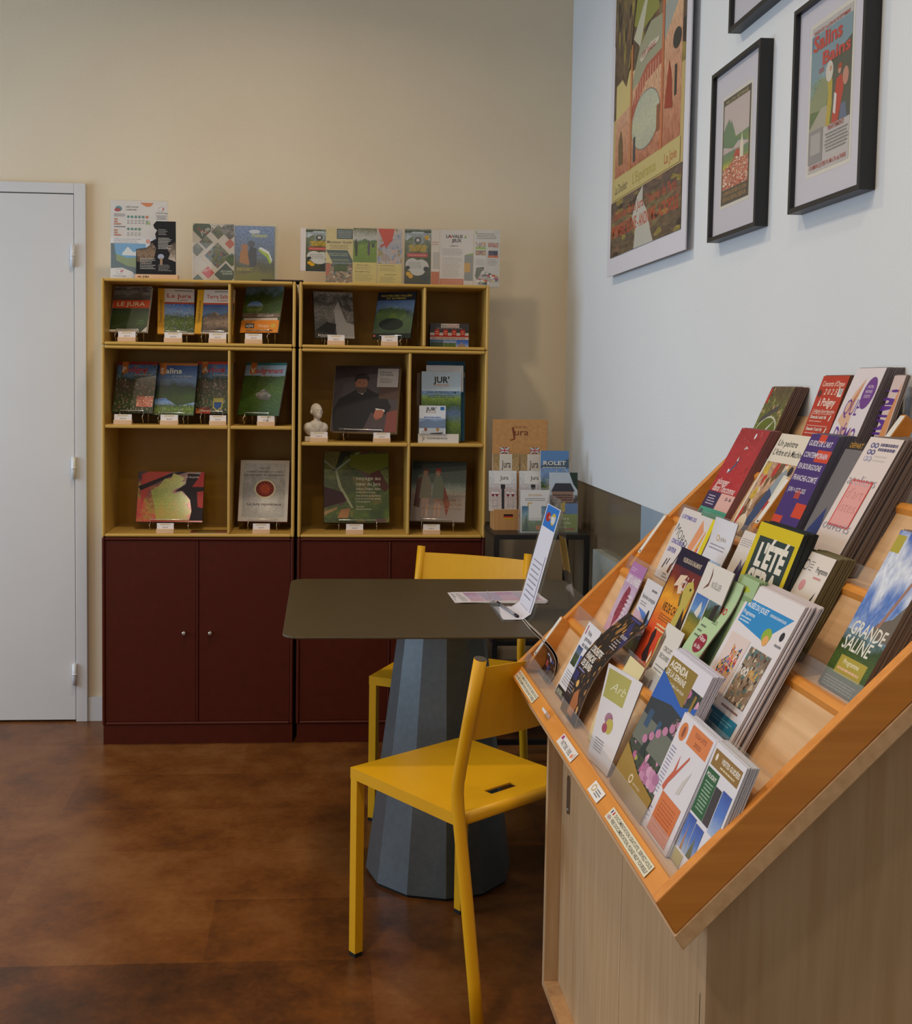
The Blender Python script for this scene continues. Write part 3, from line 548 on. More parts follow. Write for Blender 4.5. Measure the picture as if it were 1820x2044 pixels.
thing_page('leaflet', .140, .10, '#dfe3e8', [], face_back(1.183, -.206, F5+.19, 3, 8), 'pale blank leaflet showing just above the river valley leaflet', 'leaflet', .003)
thing_page('leaflet', .143, .302, '#1f5c7c', [(T, .5, .93, .025, 'ESPACE NORDIQUE', '#7a9aa8', .5, 'c'), ('L', .2, .87, .8, .91, 1, '#5a8090', .5, .1, 'c'), ('R', 0, .8, 1, .86, '#8a9aa0')], face_back(1.188, -.205, F5+.006, 3, 8), 'teal blue leaflet at the back of the dispenser', 'leaflet', .004)
thing_page('leaflet', .098, .105, '#d4dce4', [('R', 0, .2, 1, .55, '#8aa0c0'), ('P', [(0, .2), (0, .4), (.3, .52), (.6, .45), (1, .5), (1, .2)], '#7084a0'), (T, .45, .82, .12, "JUR'", '#33302f', .4, 'c', {'bold': .03}), (T, .45, .74, .05, 'AVENTURES', '#b06a3c', .38, 'c'), ('R', .8, .84, .95, .96, '#2a6ab0'), ('P', [(.08, 0), (.08, .1), (.3, .18), (.95, .18), (.95, 0)], '#b8bcc0'), ('P', [(.4, .03), (.45, .0), (.85, 0), (.92, .06)], '#3a3a3c'), ('E', .25, .16, .06, .07, '#8a5a44'), ('E', .7, .16, .06, .07, '#a8804c'), ('L', .15, .56, .85, .62, 1, '#3a5ab0', .5, .1, 'c')], face_back(1.153, -.276, F5+.034, 2, 5), 'small square leaflet with two paddlers, front of the dispenser', 'leaflet', .006)
# ---- right stack bottom
vt = [('P', [(.2, .72), (.27, .5), (.36, .36), (.45, .2), (.42, .2), (.30, .36), (.22, .5), (.17, .72)], '#a8b08c'), ('P', [(0, .85), (.2, .72), (.55, .98), (.52, .99), (.18, .75), (0, .88)], '#8a9c80'), ('P', [(0, .5), (.28, .42), (.35, .3), (0, .2)], '#4a3034'), ('P', [(.72, .7), (.85, .75), (1, .5), (.95, .42), (.7, .62)], '#5a3430'), ('P', [(.4, .95), (1, .98), (1, .8), (.7, .68), (.4, .78)], '#6a741c'), ('P', [(.2, .06), (.26, .18), (.4, .2), (.36, .06)], '#a87850'), ('P', [(0, .15), (.2, .22), (.2, .18), (0, .1)], '#a88a60')]
for y_, s_, t_, w2 in ((.595, .05, 'voyage au', .38), (.515, .05, 'cœur du Jura', .38), (.455, .032, 'Arbois, Poligny, Salins', .38), (.41, .026, 'et leurs 66 communes', .3), (.36, .028, 'mise en récit du territoire', .38), (.32, .024, 'le sel, les femmes et le vignoble', .38), (.28, .022, 'la fromagerie', .22), (.21, .022, 'Guy Lelin', .12), (.175, .022, 'Renaud Soloviev', .24)): vt.append((T, .49, y_, s_, t_, '#cfcab4', w2))
book(.806, -.19, .811, -2, .247, .276, .028, 'aerial', vt, F3, 'tall book with an aerial view of green fields, bottom left bay of the right stack', spine='#1c2418', stand='wire stand under the aerial fields book')
def bather(cx, dress, legs, cap, s=1):
    return [('P', [(cx-.06, .08), (cx-.05, .4), (cx-.08, .55), (cx-.04, .75), (cx+.05, .75), (cx+.1, .6), (cx+.08, .42), (cx+.06, .08), (cx+.02, .06), (cx+.01, .35), (cx-.02, .06)], legs), ('P', [(cx-.1, .38), (cx-.08, .58), (cx-.05, .76), (cx+.06, .76), (cx+.12, .6), (cx+.12, .38)], dress), ('E', cx, .81, .045, .055, '#b08a70'), ('P', [(cx-.05, .82), (cx-.03, .88), (cx+.05, .88), (cx+.06, .80), (cx+.03, .84), (cx-.02, .84)], cap)]
book(1.131, -.19, .819, 11, .207, .233, .022, 'painting', [('R', 0, 0, 1, .44, '#958a82')]+[('P', [(.05, .25), (.1, .7), (.2, .75), (.16, .22)], '#5a3830')]+bather(.25, '#8a8470', '#b89a88', '#6a4438')+[('P', [(.66, .08), (.55, .5), (.6, .6), (.72, .3)], '#8a4438')]+bather(.48, '#7a8470', '#b09080', '#a8382c')+[(T, .93, .33, .045, 'THERMALISME ET', '#8a6840', .5, 'r'), (T, .93, .265, .045, 'VILLÉGIATURE', '#8a6840', .4, 'r'), (T, .93, .20, .035, 'en Bourgogne-Franche-Comté', '#9a7a50', .72, 'r')], F3, 'book cover with two painted bathers, bottom right bay of the right stack', spine='#8a7a6c', stand='wire stand under the bathers book')

# ------------------------------------------------------------------ on top of the shelves
TZ = 1.7025
def plate(x0, x1, y, z0, z1, label, feet=.05, m=None, lean=0):
    e = empty('acrylic_holder', (x0, y, z0)); w = x1-x0; h = z1-z0; m = m or M_CLEAR
    MB().box(0, w, -.004, -.0025, .0, h, m).build('front_sheet', e); MB().box(0, w, .0065, .008, .0, h, m).build('back_sheet', e)
    MB().box(0, w, -.004, .008, 0, .002, m).box(.0, w, -.004, feet, 0, .002, m).build('foot', e)
    return tag(e, label, 'sign holder')
ac = [('R', .03, 0, .62, .445, 'darkhill'), ('R', .03, .27, .62, .46, '#5a9ac4'), ('P', [(.03, .15), (.62, .12), (.62, .3), (.3, .27), (.03, .34)], '#7a8c44'), ('P', [(.2, .33), (.3, .42), (.4, .35), (.5, .37), (.62, .33), (.62, .30), (.2, .31)], '#d8dcd8'), ('P', [(.0, .0), (.62, .0), (.62, .14), (.3, .17), (.1, .24), (.06, .46), (.0, .46)], '#3f5450'), ('P', [(0, 0), (.5, 0), (.38, .1), (.2, .15), (0, .14)], '#d8d4cf'), ('P', [(.46, 0), (.62, 0), (.62, .07), (.42, .07)], '#d08050'),
      ('E', .14, .90, .06, .035, '#5a9098'), ('E', .12, .885, .055, .022, '#b0484c'), (T, .27, .915, .017, 'PRÊT.E POUR', '#4a4a4c', .22), (T, .27, .88, .017, "L'AVENTURE ?", '#4a4a4c', .2), ('P', [(.52, .98), (.76, .98), (.7, .935), (.64, .93), (.58, .95)], '#d8824c'), ('E', .89, .90, .05, .035, '#b8b6b2'), ('E', .89, .90, .038, .026, '#e0dcd6'), ('P', [(.9, .9), (.96, .93), (.92, .89)], '#c83c40'), (T, .9, .845, .018, 'A Tour de Temps', '#5a5a5c', .22, 'c', {'shear': .3}), ('L', .80, .77, 1, .83, 3, '#7a7a7c', .4, .2, 'c'), ('L', .06, .80, .27, .84, 3, '#7a7a7c', .4), ('L', .06, .66, .27, .69, 1, '#7a7a7c', .4), ('L', .06, .46, .6, .53, 3, '#9a9a9c', .3),
      ('E', .15, .10, .055, .035, '#b0b0ac'), ('E', .15, .10, .043, .026, '#dcd8d3'), ('P', [(.15, .1), (.23, .13), (.2, .09)], '#c04044'), (T, .15, .035, .018, 'A Tour de Temps', '#6a6a6c', .24, 'c', {'shear': .3}), (T, .63, .7, .05, 'N', '#8ac04a', .06), ('R', .62, .42, .85, .53, '#d8dce0'), ('E', .66, .49, .04, .03, '#d88a6a')]
for r_ in range(6):
    ac.append(('E', .31+.066*r_, .80, .022, .016, '#4f9088' if r_ < 5 else '#d0704c')); ac.append(('L', .29+.066*r_, .71, .33+.066*r_, .77, 2, '#8a8a8a', .3, .1))
    if r_ < 4: ac.append(('E', .31+.066*r_, .645, .022, .016, '#4f9088')); ac.append(('L', .29+.066*r_, .56, .33+.066*r_, .61, 2, '#8a8a8a', .3, .1))
for y_ in (.76, .73, .70, .62, .59, .56): ac.append(('R', .06, y_, .12 if y_ not in (.70, .56) else .18, y_+.014, '#c87850'))
thing_page('poster_sheet', .204, .285, '#dcd8d2', ac, face_back(.018, -.205, TZ+.003, 0, 0), 'white adventure poster sheet with rows of green dots, far left on top of the shelves', 'poster', .0006)
plate(.016, .224, -.205, TZ, TZ+.292, 'clear acrylic holder around the white adventure poster')
e = tag(empty('leaflet_stand', (.118, -.262, TZ)), 'long pale wooden stand holding the black climbing leaflet', 'stand')
MB().box(0, .152, -.02, .02, 0, .0165, M_BLOCK).build('wooden_bar', e, .001)
Page(.06, .010, M_BLOCK, 0).run([('E', .2, .45, .13, .28, '#8a5a40'), (T, .38, .15, .7, 'JURA', '#3c2418', .4, 'l', {'bold': .04})]).build('stamp', e, frame((.004, -.0202, .003), (1, 0, 0), (0, 0, 1)))
pts = [(0, 0), (1, 0), (.985, 1), (.50, 1), (.42, .93), (.45, .87), (.52, .83), (.47, .76), (.50, .67), (.42, .64), (.36, .62), (.34, .55), (.25, .50), (.0, .47)]
p = Page(.143, .194, '#16171a', 0); p.mb = MB(); p.mb.prism([(x*.143, y*.194) for x, y in pts], -.0015, -.0002, 'z', '#16171a'); p.pl(pts, '#16171a')
p.run([('P', [(.02, .25), (.01, .46), (.25, .49), (.4, .6), (.5, .5), (.45, .3), (.2, .2)], 'rockbrown'), ('P', [(.75, .52), (.98, .62), (.99, .25), (.8, .30), (.85, .4)], 'rockcamp'), ('E', .62, .34, .08, .05, '#9aa4b8'), ('R', .6, .18, .66, .32, '#a08468'), ('L', .55, .74, .8, .86, 4, '#8a8a88', .45), ('L', .55, .48, .9, .70, 8, '#b8b6b0', .45), ('L', .1, .10, .5, .32, 7, '#b0aea8', .4), ('L', .56, .07, .9, .2, 5, '#8a8a88', .4)])
tag(p.build('leaflet', None, face_back(.118, -.262, TZ+.017, 0, 3)), 'black die-cut climbing leaflet standing in the wooden bar', 'leaflet')
dm = []
def dia(cx, cy, r, m): dm.append(('P', [(cx-r*1.4, cy), (cx, cy-r), (cx+r*1.4, cy), (cx, cy+r)], m))
dia(.22, .92, .2, '#4c5c4c'); dia(.62, .86, .13, 'bike'); dia(.9, .9, .18, 'rock'); dia(.32, .68, .12, 'bike'); dia(.9, .66, .09, '#b86a5a'); dia(.1, .55, .12, 'bike'); dia(.6, .45, .23, 'bike'); dia(.12, .28, .16, '#c8c4bc'); dia(.95, .38, .12, 'forest'); dia(.37, .15, .11, '#c0483c'); dia(.8, .12, .2, '#3f5044'); dia(.12, .0, .12, '#4a5c44')
dm = [L if max(abs(x) for x, _ in L[1]) < 9 else L for L in dm]
def clip01(L):
    def cl(p, ax, v, keep):
        out = []
        for i in range(len(p)):
            a, b = p[i-1], p[i]; ia, ib = keep(a[ax]), keep(b[ax])
            if ia != ib: t_ = (v-a[ax])/(b[ax]-a[ax]); out.append(tuple(a[k]+t_*(b[k]-a[k]) for k in (0, 1)))
            if ib: out.append(b)
        return out
    p = L[1]
    for ax, v, keep in ((0, 0, lambda q: q >= 0), (0, 1, lambda q: q <= 1), (1, 0, lambda q: q >= 0), (1, 1, lambda q: q <= 1)): p = cl(p, ax, v, keep)
    return ('P', p, L[2])
dm = [clip01(L) for L in dm if len(clip01(L)[1]) > 2]
dm += [(T, .1, .88, .05, 'Terre', '#b84a40', .2, 'l', {'rot': -.3}), (T, .2, .80, .06, 'JURA', '#c8c4bc', .28, 'l', {'rot': .5}), (T, .26, .155, .035, 'LES VTT', '#e0c8bc', .2, 'l', {'rot': .3}), (T, .68, .16, .03, 'DÉCOUVREZ', '#c8d0c0', .28), (T, .72, .12, .03, 'LE JURA EN', '#c8d0c0', .24)]
thing_page('leaflet', .150, .209, '#c4bcae', dm, face_back(.315, -.205, TZ+.003), 'leaflet with a diamond pattern of mountain bike photos, on top of the left shelves', 'leaflet', .001)
thing_page('leaflet', .147, .205, 'glide', [('P', [(0, 0), (1, 0), (1, .12), (.5, .18), (0, .1)], '#7a7a3c'), ('E', .25, .62, .09, .06, '#a87a5c'), ('P', [(.12, .35), (.15, .56), (.32, .58), (.4, .4), (.35, .3)], '#a8784c'), ('E', .42, .68, .09, .06, '#5a6068'), ('P', [(.33, .5), (.4, .64), (.55, .6), (.55, .3), (.4, .25)], '#4a5058'), ('P', [(.6, .6), (.85, .5), (.92, .35), (.88, .33), (.8, .45), (.62, .55)], '#a8c040'), ('P', [(.6, .6), (.85, .5), (.92, .35), (.94, .4), (.86, .55), (.65, .63)], '#e0e4e0'), (T, .62, .80, .07, 'Profession', '#c8d080', .4, 'c', {'shear': .3}), ('E', .5, .9, .14, .035, '#c8d0d8'), ('L', .05, .2, .5, .26, 3, '#c8b860', .4)], face_back(.4665, -.203, TZ+.003, 0, 0), 'leaflet with paragliders in a blue sky, on top of the left shelves', 'leaflet', .001)
tag(box('backing_sheet', (.56, -.198, TZ+.003), (.622, -.197, TZ+.216), C('#d0c8a8', .6)), 'pale yellow backing sheet sticking out behind the paraglider leaflet', 'sheet')
plate(.313, .626, -.205, TZ, TZ+.214, 'clear acrylic holder around the mountain bike and paraglider leaflets')
av = [('R', 0, .93, 1, 1, 'trees'), ('P', [(.02, .80), (.1, .88), (.3, .95), (.7, .95), (.92, .88), (.98, .80), (.9, .80), (.7, .88), (.3, .88), (.1, .80)], '#b8c4c8'), (T, .5, .88, .04, "L'AVENTURE VOUS ATTEND", '#3a4450', .7, 'c'), ('E', .5, .80, .13, .055, '#4a5058'), ('E', .5, .80, .07, .03, '#c8c0b4'), ('E', .84, .85, .09, .04, '#d0a028'), (T, .5, .66, .055, 'PARC AVENTURES', '#d8b020', .66, 'c', {'bold': .03}), (T, .5, .60, .055, 'AVENTURES', '#d8b020', .62, 'c', {'bold': .03}), ('R', .1, .50, .88, .57, '#b8544c'), ('L', .15, .52, .83, .55, 1, '#d89890', .5, .05), ('E', .3, .36, .26, .12, '#c4c4bc'), ('E', .62, .34, .3, .12, '#c4c4bc'), ('E', .5, .26, .28, .09, '#c4c4bc'), ('L', .15, .3, .8, .42, 5, '#7a8078', .3), ('E', .13, .31, .08, .035, '#33383c'), ('E', .82, .29, .1, .045, '#33383c'), ('E', .15, .2, .09, .04, '#d0a028'), ('E', .24, .16, .09, .04, '#d0a028'), ('E', .75, .14, .2, .05, '#3a4244'), ('R', 0, 0, 1, .05, '#3a4448')]
thing_page('leaflet', .100, .156, 'trees', av, frame((.728, -.185, TZ+.049), (.99, 0, -.035), (-.035, 0, .99)), 'adventure park leaflet tilted behind the holder, with a white strip at its left', 'leaflet', .001)
tag(thing_page('backing_card', .020, .158, '#d8d0cc', [], frame((.7085, -.185, TZ+.050), (.99, 0, -.035), (-.035, 0, .99)), 'white strip left of the tilted adventure park leaflet', 'card', .001), None)
mg = [('R', .40, .80, 1, .98, '#4a5c60'), ('L', .43, .82, .97, .96, 5, '#a8b0a0', .4, .1, 'c'), ('E', .2, .88, .15, .08, '#c0b078'), ('E', .2, .88, .14, .073, '#cfc08a'), (T, .5, .72, .048, 'Moniteur Guide', '#5a5248', .92, 'c'), ('L', .12, .62, .88, .70, 3, '#8a7c58', .4, .2, 'c'), ('P', [(0, .60), (.8, .60), (1, .42), (1, .375), (.25, .375), (.1, .52)], '#4a5c60'), (T, .1, .52, .03, 'DANS TOUT LE JURA', '#a8b080', .72), ('L', .15, .49, .85, .515, 1, '#98a088', .5, .05), ('L', .2, .40, .9, .45, 2, '#a0a878', .4, .1), ('R', 0, 0, 1, .37, 'sepia'), ('P', [(0, .12), (0, .36), (.2, .36), (.1, .15)], '#b06a50'), ('R', .3, .22, .8, .37, 'forest')]
thing_page('leaflet', .099, .206, '#cfc08a', mg, face_back(.803, -.205, TZ+.003), 'cream guide leaflet with a slate ribbon, leftmost inside the long holder', 'leaflet', .001)
thing_page('leaflet', .088, .206, '#cfc078', [('R', 0, .39, 1, 1, 'archery'), ('P', [(.1, .5), (.05, .7), (.12, .82), (.2, .7), (.18, .5)], '#3c4434'), ('P', [(.62, .52), (.6, .68), (.66, .8), (.72, .7), (.7, .52)], '#5a5058'), ('R', .78, .66, .9, .73, '#4a4c48'), (T, .14, .33, .025, "TIR À L'ARC:", '#6a6240', .55), ('L', .1, .26, .9, .32, 3, '#9a9060', .35), (T, .08, .21, .025, 'ARCHERY TAG:', '#6a6240', .65), ('L', .1, .06, .9, .19, 6, '#a09668', .35)], face_back(.9035, -.205, TZ+.003), 'leaflet with archers on a green lawn above cream text, inside the long holder', 'leaflet', .001)
thing_page('leaflet', .090, .206, '#cfc078', [('R', 0, .37, 1, 1, 'map'), ('P', [(0, 1), (.7, 1), (.6, .8), (.35, .65), (.2, .8)], '#c8503c'), ('P', [(.1, .7), (.65, .82), (.6, .78), (.12, .66)], '#b84c3c'), ('E', .3, .48, .18, .07, '#a89a90'), ('L', .1, .33, .8, .35, 1, '#7a7048', .5), ('L', .1, .24, .8, .31, 4, '#a09668', .35), ('L', .3, .17, .8, .19, 1, '#7a7048', .5), ('L', .1, .04, .8, .15, 5, '#a09668', .35)], face_back(.9945, -.205, TZ+.003), 'leaflet with a red compass and map photo, inside the long holder', 'leaflet', .001)
thing_page('leaflet', .099, .208, 'trees', av, face_back(1.095, -.205, TZ+.003), 'upright adventure park leaflet with an arched banner, in the middle of the long holder', 'leaflet', .001)
thing_page('leaflet', .030, .206, '#d4ccc0', [('R', 0, 0, 1, .25, '#c07048'), ('R', .2, .3, 1, .6, '#b8b4a8'), ('L', .05, .72, .95, .80, 2, '#c89a88', .5)], face_back(1.1955, -.205, TZ+.003), 'narrow white and orange leaflet edge right of the upright adventure park leaflet', 'leaflet', .001)
thing_page('leaflet', .125, .206, '#d6cfc6', [(T, .18, .865, .055, 'LA VALIS', '#3c3836', .5, 'l', {'bold': .04}), ('P', [(.72, .865), (.76, .92), (.80, .865)], '#7aa040'), ('E', .32, .885, .035, .02, '#b84848'), (T, .5, .79, .055, 'JEUX', '#3c3836', .3, 'c', {'bold': .04}), (T, .42, .71, .022, "L'ANIMATION", '#4a4644', .24, 'c'), ('R', 0, 0, .72, .13, '#c07048'), ('L', .05, .02, .68, .12, 4, '#dca080', .35, .1, 'c'), ('L', .05, .55, .68, .68, 5, '#a09890', .3, .2, 'c'), ('L', .08, .16, .68, .52, 12, '#b0a89c', .3), ('R', .74, .1, 1, .56, '#8a8c88'), ('P', [(.74, .56), (1, .6), (1, .56)], '#88a84a'), ('R', .74, .25, .92, .42, '#c89a40')], face_back(1.2275, -.204, TZ+.003), 'white games leaflet with an orange foot and a printed list, inside the long holder', 'leaflet', .001)
thing_page('leaflet', .097, .213, '#d0ccc4', [('L', .1, .84, .95, .95, 4, '#6a6a60', .35), ('R', .06, .93, .1, .98, '#88b040'), ('R', .06, .70, .46, .78, 'toys'), ('R', .06, .66, .46, .70, '#98b850'), ('R', .54, .70, .94, .78, 'crowd'), ('R', .06, .56, .46, .64, 'figures'), ('R', .56, .56, .92, .64, '#4a4a60'), ('R', .54, .52, .94, .56, '#d0744c'), ('L', .08, .38, .46, .5, 5, '#9a9a94', .3), ('L', .54, .38, .92, .5, 5, '#9a9a94', .3), ('P', [(.05, .2), (.1, .34), (.4, .36), (.38, .15), (.5, .1), (.6, .12), (.5, .04), (.2, .05)], '#6a6a5c'), ('P', [(.1, .1), (.35, .3), (.6, .25), (.95, .2), (.98, .1), (.7, .1), (.5, .05), (.3, .06)], 'toys')], face_back(1.3555, -.206, TZ+.0), 'toy-covered games leaflet overhanging the right end of the shelf top', 'leaflet', .001)
plate(.800, 1.090, -.205, TZ, TZ+.211, 'left clear acrylic holder of the long row on the right stack'); plate(1.093, 1.452, -.205, TZ, TZ+.212, 'right clear acrylic holder of the long row on the right stack', .03)

# ------------------------------------------------------------------ right wall pictures
def wallM(yleft, z, x): return frame((x, yleft, z), (0, -1, 0), (0, 0, 1))
def picture(yl, z0, w, h, label, art, pw, ph_, px_, py_, mat_m=.008):
    e = empty('framed_picture', M=wallM(yl, z0, 1.7565)); t = .010; D = .0295
    for nm, (a, b, c, d_) in (('frame_side', (0, t, 0, h)), ('frame_side', (w-t, w, 0, h)), ('frame_bottom', (t, w-t, 0, t)), ('frame_top', (t, w-t, h-t, h))):
        MB().box(a, b, c, d_, 0, D, C('#19191b', .4)).build(nm, e, .0008)
    MB().box(t, w-t, t, h-t, .002, .019, C('#cdcdd8', .6)).build('mount', e)
    Page(pw+2*mat_m, ph_+2*mat_m, '#d8d6cc', 0).build('mount_bevel', e, Matrix.Translation((px_-mat_m, py_-mat_m, .0192)))
    Page(pw, ph_, '#c8c0b0', 0).run(art).build('print', e, Matrix.Translation((px_, py_, .0196)))
    MB().box(t, w-t, t, h-t, .0235, .0245, clear('picture_glass', mix=0.0)).build('glass', e)
    return tag(e, label, 'picture')
vill = [('R', 0, 0, 1, 1, '#3c3836'), ('R', .04, .14, .96, .94, 'greenhill'), ('P', [(.04, .94), (.96, .94), (.96, .62), (.5, .6), (.32, .78), (.2, .8), (.04, .7)], '#c4b8b4'), ('P', [(.04, .58), (.14, .72), (.22, .8), (.32, .72), (.42, .6), (.8, .55), (.96, .5), (.96, .4), (.04, .4)], '#5c8260'), ('P', [(.04, .25), (.04, .55), (.4, .5), (.6, .55), (.96, .5), (.96, .3)], 'greenhill'), ('P', [(.04, .14), (.04, .33), (.3, .36), (.5, .42), (.8, .38), (.96, .38), (.96, .14)], 'village'), ('P', [(.66, .38), (.66, .5), (.70, .56), (.72, .62), (.74, .56), (.78, .5), (.78, .38)], '#e0d8c0'), ('P', [(.42, .42), (.5, .47), (.64, .47), (.66, .4)], '#b83c2c'), (T, .5, .95, .03, 'PARIS - LYON - MÉDITERRANÉE', '#b0a870', .8, 'c'), (T, .5, .085, .035, 'CHEMINS DE FER DU JURA', '#b08a50', .86, 'c'), (T, .5, .03, .035, 'PÊCHE, REPOS, SÉJOUR', '#b08a50', .82, 'c')]
picture(-1.698, 1.694, .302, .400, 'smaller black framed picture with a red-roofed village and green hill print', vill, .172, .246, .062, .078)
sal = [('R', 0, 0, 1, 1, '#bcbab8'), ('R', 0, .28, 1, .94, 'bluegrn'), ('P', [(.1, .94), (1, .94), (1, .70), (.6, .74), (.3, .66), (0, .6), (0, .8)], '#7a98a4'), ('P', [(.5, .7), (1, .8), (1, .28), (.6, .28)], '#4a5448'), ('P', [(0, .5), (.3, .62), (.5, .6), (.4, .4), (0, .42)], '#8a9470'), ('P', [(0, .3), (.3, .42), (.45, .42), (.42, .28), (0, .28)], '#a8a494'),
       ('P', [(.42, .28), (.46, .5), (.44, .58), (.52, .64), (.56, .56), (.56, .42), (.52, .28)], '#b8a440'), ('E', .5, .655, .035, .022, '#d0a890'), ('E', .48, .64, .09, .07, '#d0ccc0'), ('E', .51, .655, .03, .02, '#c89a80'), ('P', [(.56, .28), (.62, .45), (.66, .56), (.78, .58), (.84, .48), (.78, .38), (.72, .28)], '#b83a2c'), ('E', .73, .61, .035, .024, '#c8947c'), ('E', .74, .635, .05, .018, '#a84028'), ('E', .88, .55, .07, .06, '#c08874'), ('P', [(.76, .28), (.78, .38), (.9, .38), (.94, .28)], '#5a6c88'), ('P', [(.60, .35), (.62, .48), (.68, .46), (.66, .33)], '#d8d4d0'),
       ('R', .0, .06, .36, .29, '#8c8c8c'), ('R', .06, .12, .3, .26, '#aaaaa8'), (T, .06, .945, .024, 'SAISON DU 1er JUIN AU 30 SEPTEMBRE', '#b04440', .88), (T, .05, .83, .10, 'Salins', '#c04038', .72, 'l', {'bold': .03}), (T, .30, .71, .085, 'Bains', '#c04038', .68, 'l', {'bold': .03}), (T, .22, .665, .03, 'LES', '#c04038', .12), (T, .68, .245, .03, 'TRAITEMENT:', '#a84440', .4, 'c'), ('L', .42, .10, .98, .235, 6, '#8a8684', .45, .2, 'c'), (T, .5, .02, .03, 'CHEMIN DE FER P·L·M à 7h de PARIS', '#b04440', .9, 'c')]
picture(-2.171, 1.693, .302, .400, 'larger-looking black framed poster print with red lettering, rightmost on the wall', sal, .168, .277, .068, .067)
picture(-1.800, 2.163, .40, .50, 'black framed picture cut off by the top of the photo', [('R', 0, 0, 1, 1, '#b8bab8')], .2, .3, .1, .12)
# big poster board hung off the wall
pa = [('R', 0, 0, 1, 1, '#b8a46c'), ('R', 0, .66, 1, 1, 'poster_wood'), ('P', [(.32, 1), (.62, 1), (.66, .82), (.42, .80), (.3, .86)], '#8a8c48'), ('P', [(.30, .80), (.52, .97), (.60, 1), (.62, .99), (.5, .92), (.44, .80), (.40, .74)], '#bcbca4'), ('R', .04, .23, .27, .66, 'poster_peach'), ('P', [(.04, .5), (.04, .66), (.27, .68), (.27, .52)], '#c8b87c'), ('R', .74, .23, .96, .88, 'poster_peach'), ('P', [(.74, .66), (.74, .80), (.96, .93), (.96, .80)], '#9aa098'), ('R', .30, .23, .71, .66, 'poster_peach'), ('P', [(.30, .58), (.30, .62), (.4, .74), (.55, .80), (.71, .78), (.71, .60)], '#9a9a80'),
      ('P', [(.30, .5), (.36, .57), (.5, .63), (.71, .64), (.71, .58), (.5, .56), (.38, .50), (.30, .44)], '#a85c4a')]+[('R', .34+.036*i, .505+.008*min(i, 5), .35+.036*i, .57+.008*min(i, 6), '#c89c80') for i in range(10)]+[('E', .505, .40, .20, .125, '#7c7a70'), ('E', .505, .40, .195, .12, 'poster_pond'), ('R', .335, .25, .365, .36, '#3c4448'), ('R', .66, .31, .70, .42, '#8a5a3c'), ('P', [(.1, .28), (.09, .38), (.13, .44), (.16, .38), (.17, .28)], '#6a5a3c'), ('P', [(.76, .38), (.79, .5), (.81, .56), (.84, .5), (.86, .36)], '#94402e'), ('R', .88, .4, .905, .52, '#3a3a38'), ('E', .90, .62, .05, .04, '#3c3c38'), ('R', .27, .2, .30, .78, '#b87a50'), ('R', .71, .2, .74, .9, '#b8704c'),
      ('P', [(.40, .68), (.56, .71), (.68, .70), (.66, .68), (.56, .685), (.44, .66)], '#c4bca8'), (T, .44, .678, .014, 'LES BAINS', '#a85450', .18), ('R', .03, .165, .97, .225, '#bcae74'), (T, .06, .18, .026, 'La Douleur', '#5a5038', .2), (T, .34, .18, .03, "L'Espérance", '#a09048', .33), (T, .78, .18, .026, 'La Joie', '#a8603c', .15), ('R', 0, 0, 1, .16, 'poster_wood'), ('P', [(.38, 0), (.4, .05), (.35, .09), (.42, .14), (.5, .16), (.5, .12), (.58, .08), (.62, .03), (.66, 0)], '#b4b4a8'), (T, .06, .105, .026, 'Salins-les-Bains Jura. 7 heures de Paris', '#a84a34', .88), (T, .02, .055, .034, 'IMPRIMERIE RÉUNIE - ANONYME - ACROPOLIS', '#b04c34', .95, 'l', {'bold': .02})]
def remap(L):
    f = lambda y: y if y < .226 else .225+(y-.225)*.62
    if L[0] == 'R': return ('R', L[1], f(L[2]), L[3], f(L[4]), L[5])
    if L[0] == 'E': return ('E', L[1], f(L[2]), L[3], L[4]*.62, L[5])
    if L[0] == 'P': return ('P', [(x, f(y)) for x, y in L[1]], L[2])
    if L[0] == 'T' and L[2] > .3: return ('T', L[1], f(L[2]))+L[3:]
    return L
pa = [('R', 0, 0, 1, 1, '#b8a46c'), ('R', 0, .40, 1, 1, 'poster_wood')]+[remap(L) for L in pa[2:]]+[('P', [(0, .9), (0, .62), (.08, .55), (.14, .50), (.20, .47), (.26, .52), (.3, .62), (.36, .72), (.3, 1), (0, 1)], 'poster_wood'), ('P', [(.62, .66), (.70, .62), (.74, .66), (.86, .76), (1, .86), (1, 1), (.6, 1)], 'poster_wood')]
e = empty('poster_board', M=wallM(-.705, 1.70, 1.7345)); BW, BH = .805, 1.18
MB().box(0, BW, 0, BH, -.004, 0, C('#d4d4dc', .5)).build('board', e, .0005)
Page(.722, 1.10, '#b8a46c', 0).run(pa).build('print', e, Matrix.Translation((.045, .058, .0004)))
MB().box(.15, .65, .25, .28, -.022, -.004, C('#6a5a48', .7)).box(.15, .65, .95, .98, -.022, -.004, C('#6a5a48', .7)).build('wall_spacer', e)
tag(e, 'large white poster board with a vintage spa poster, nearest the corner', 'poster')

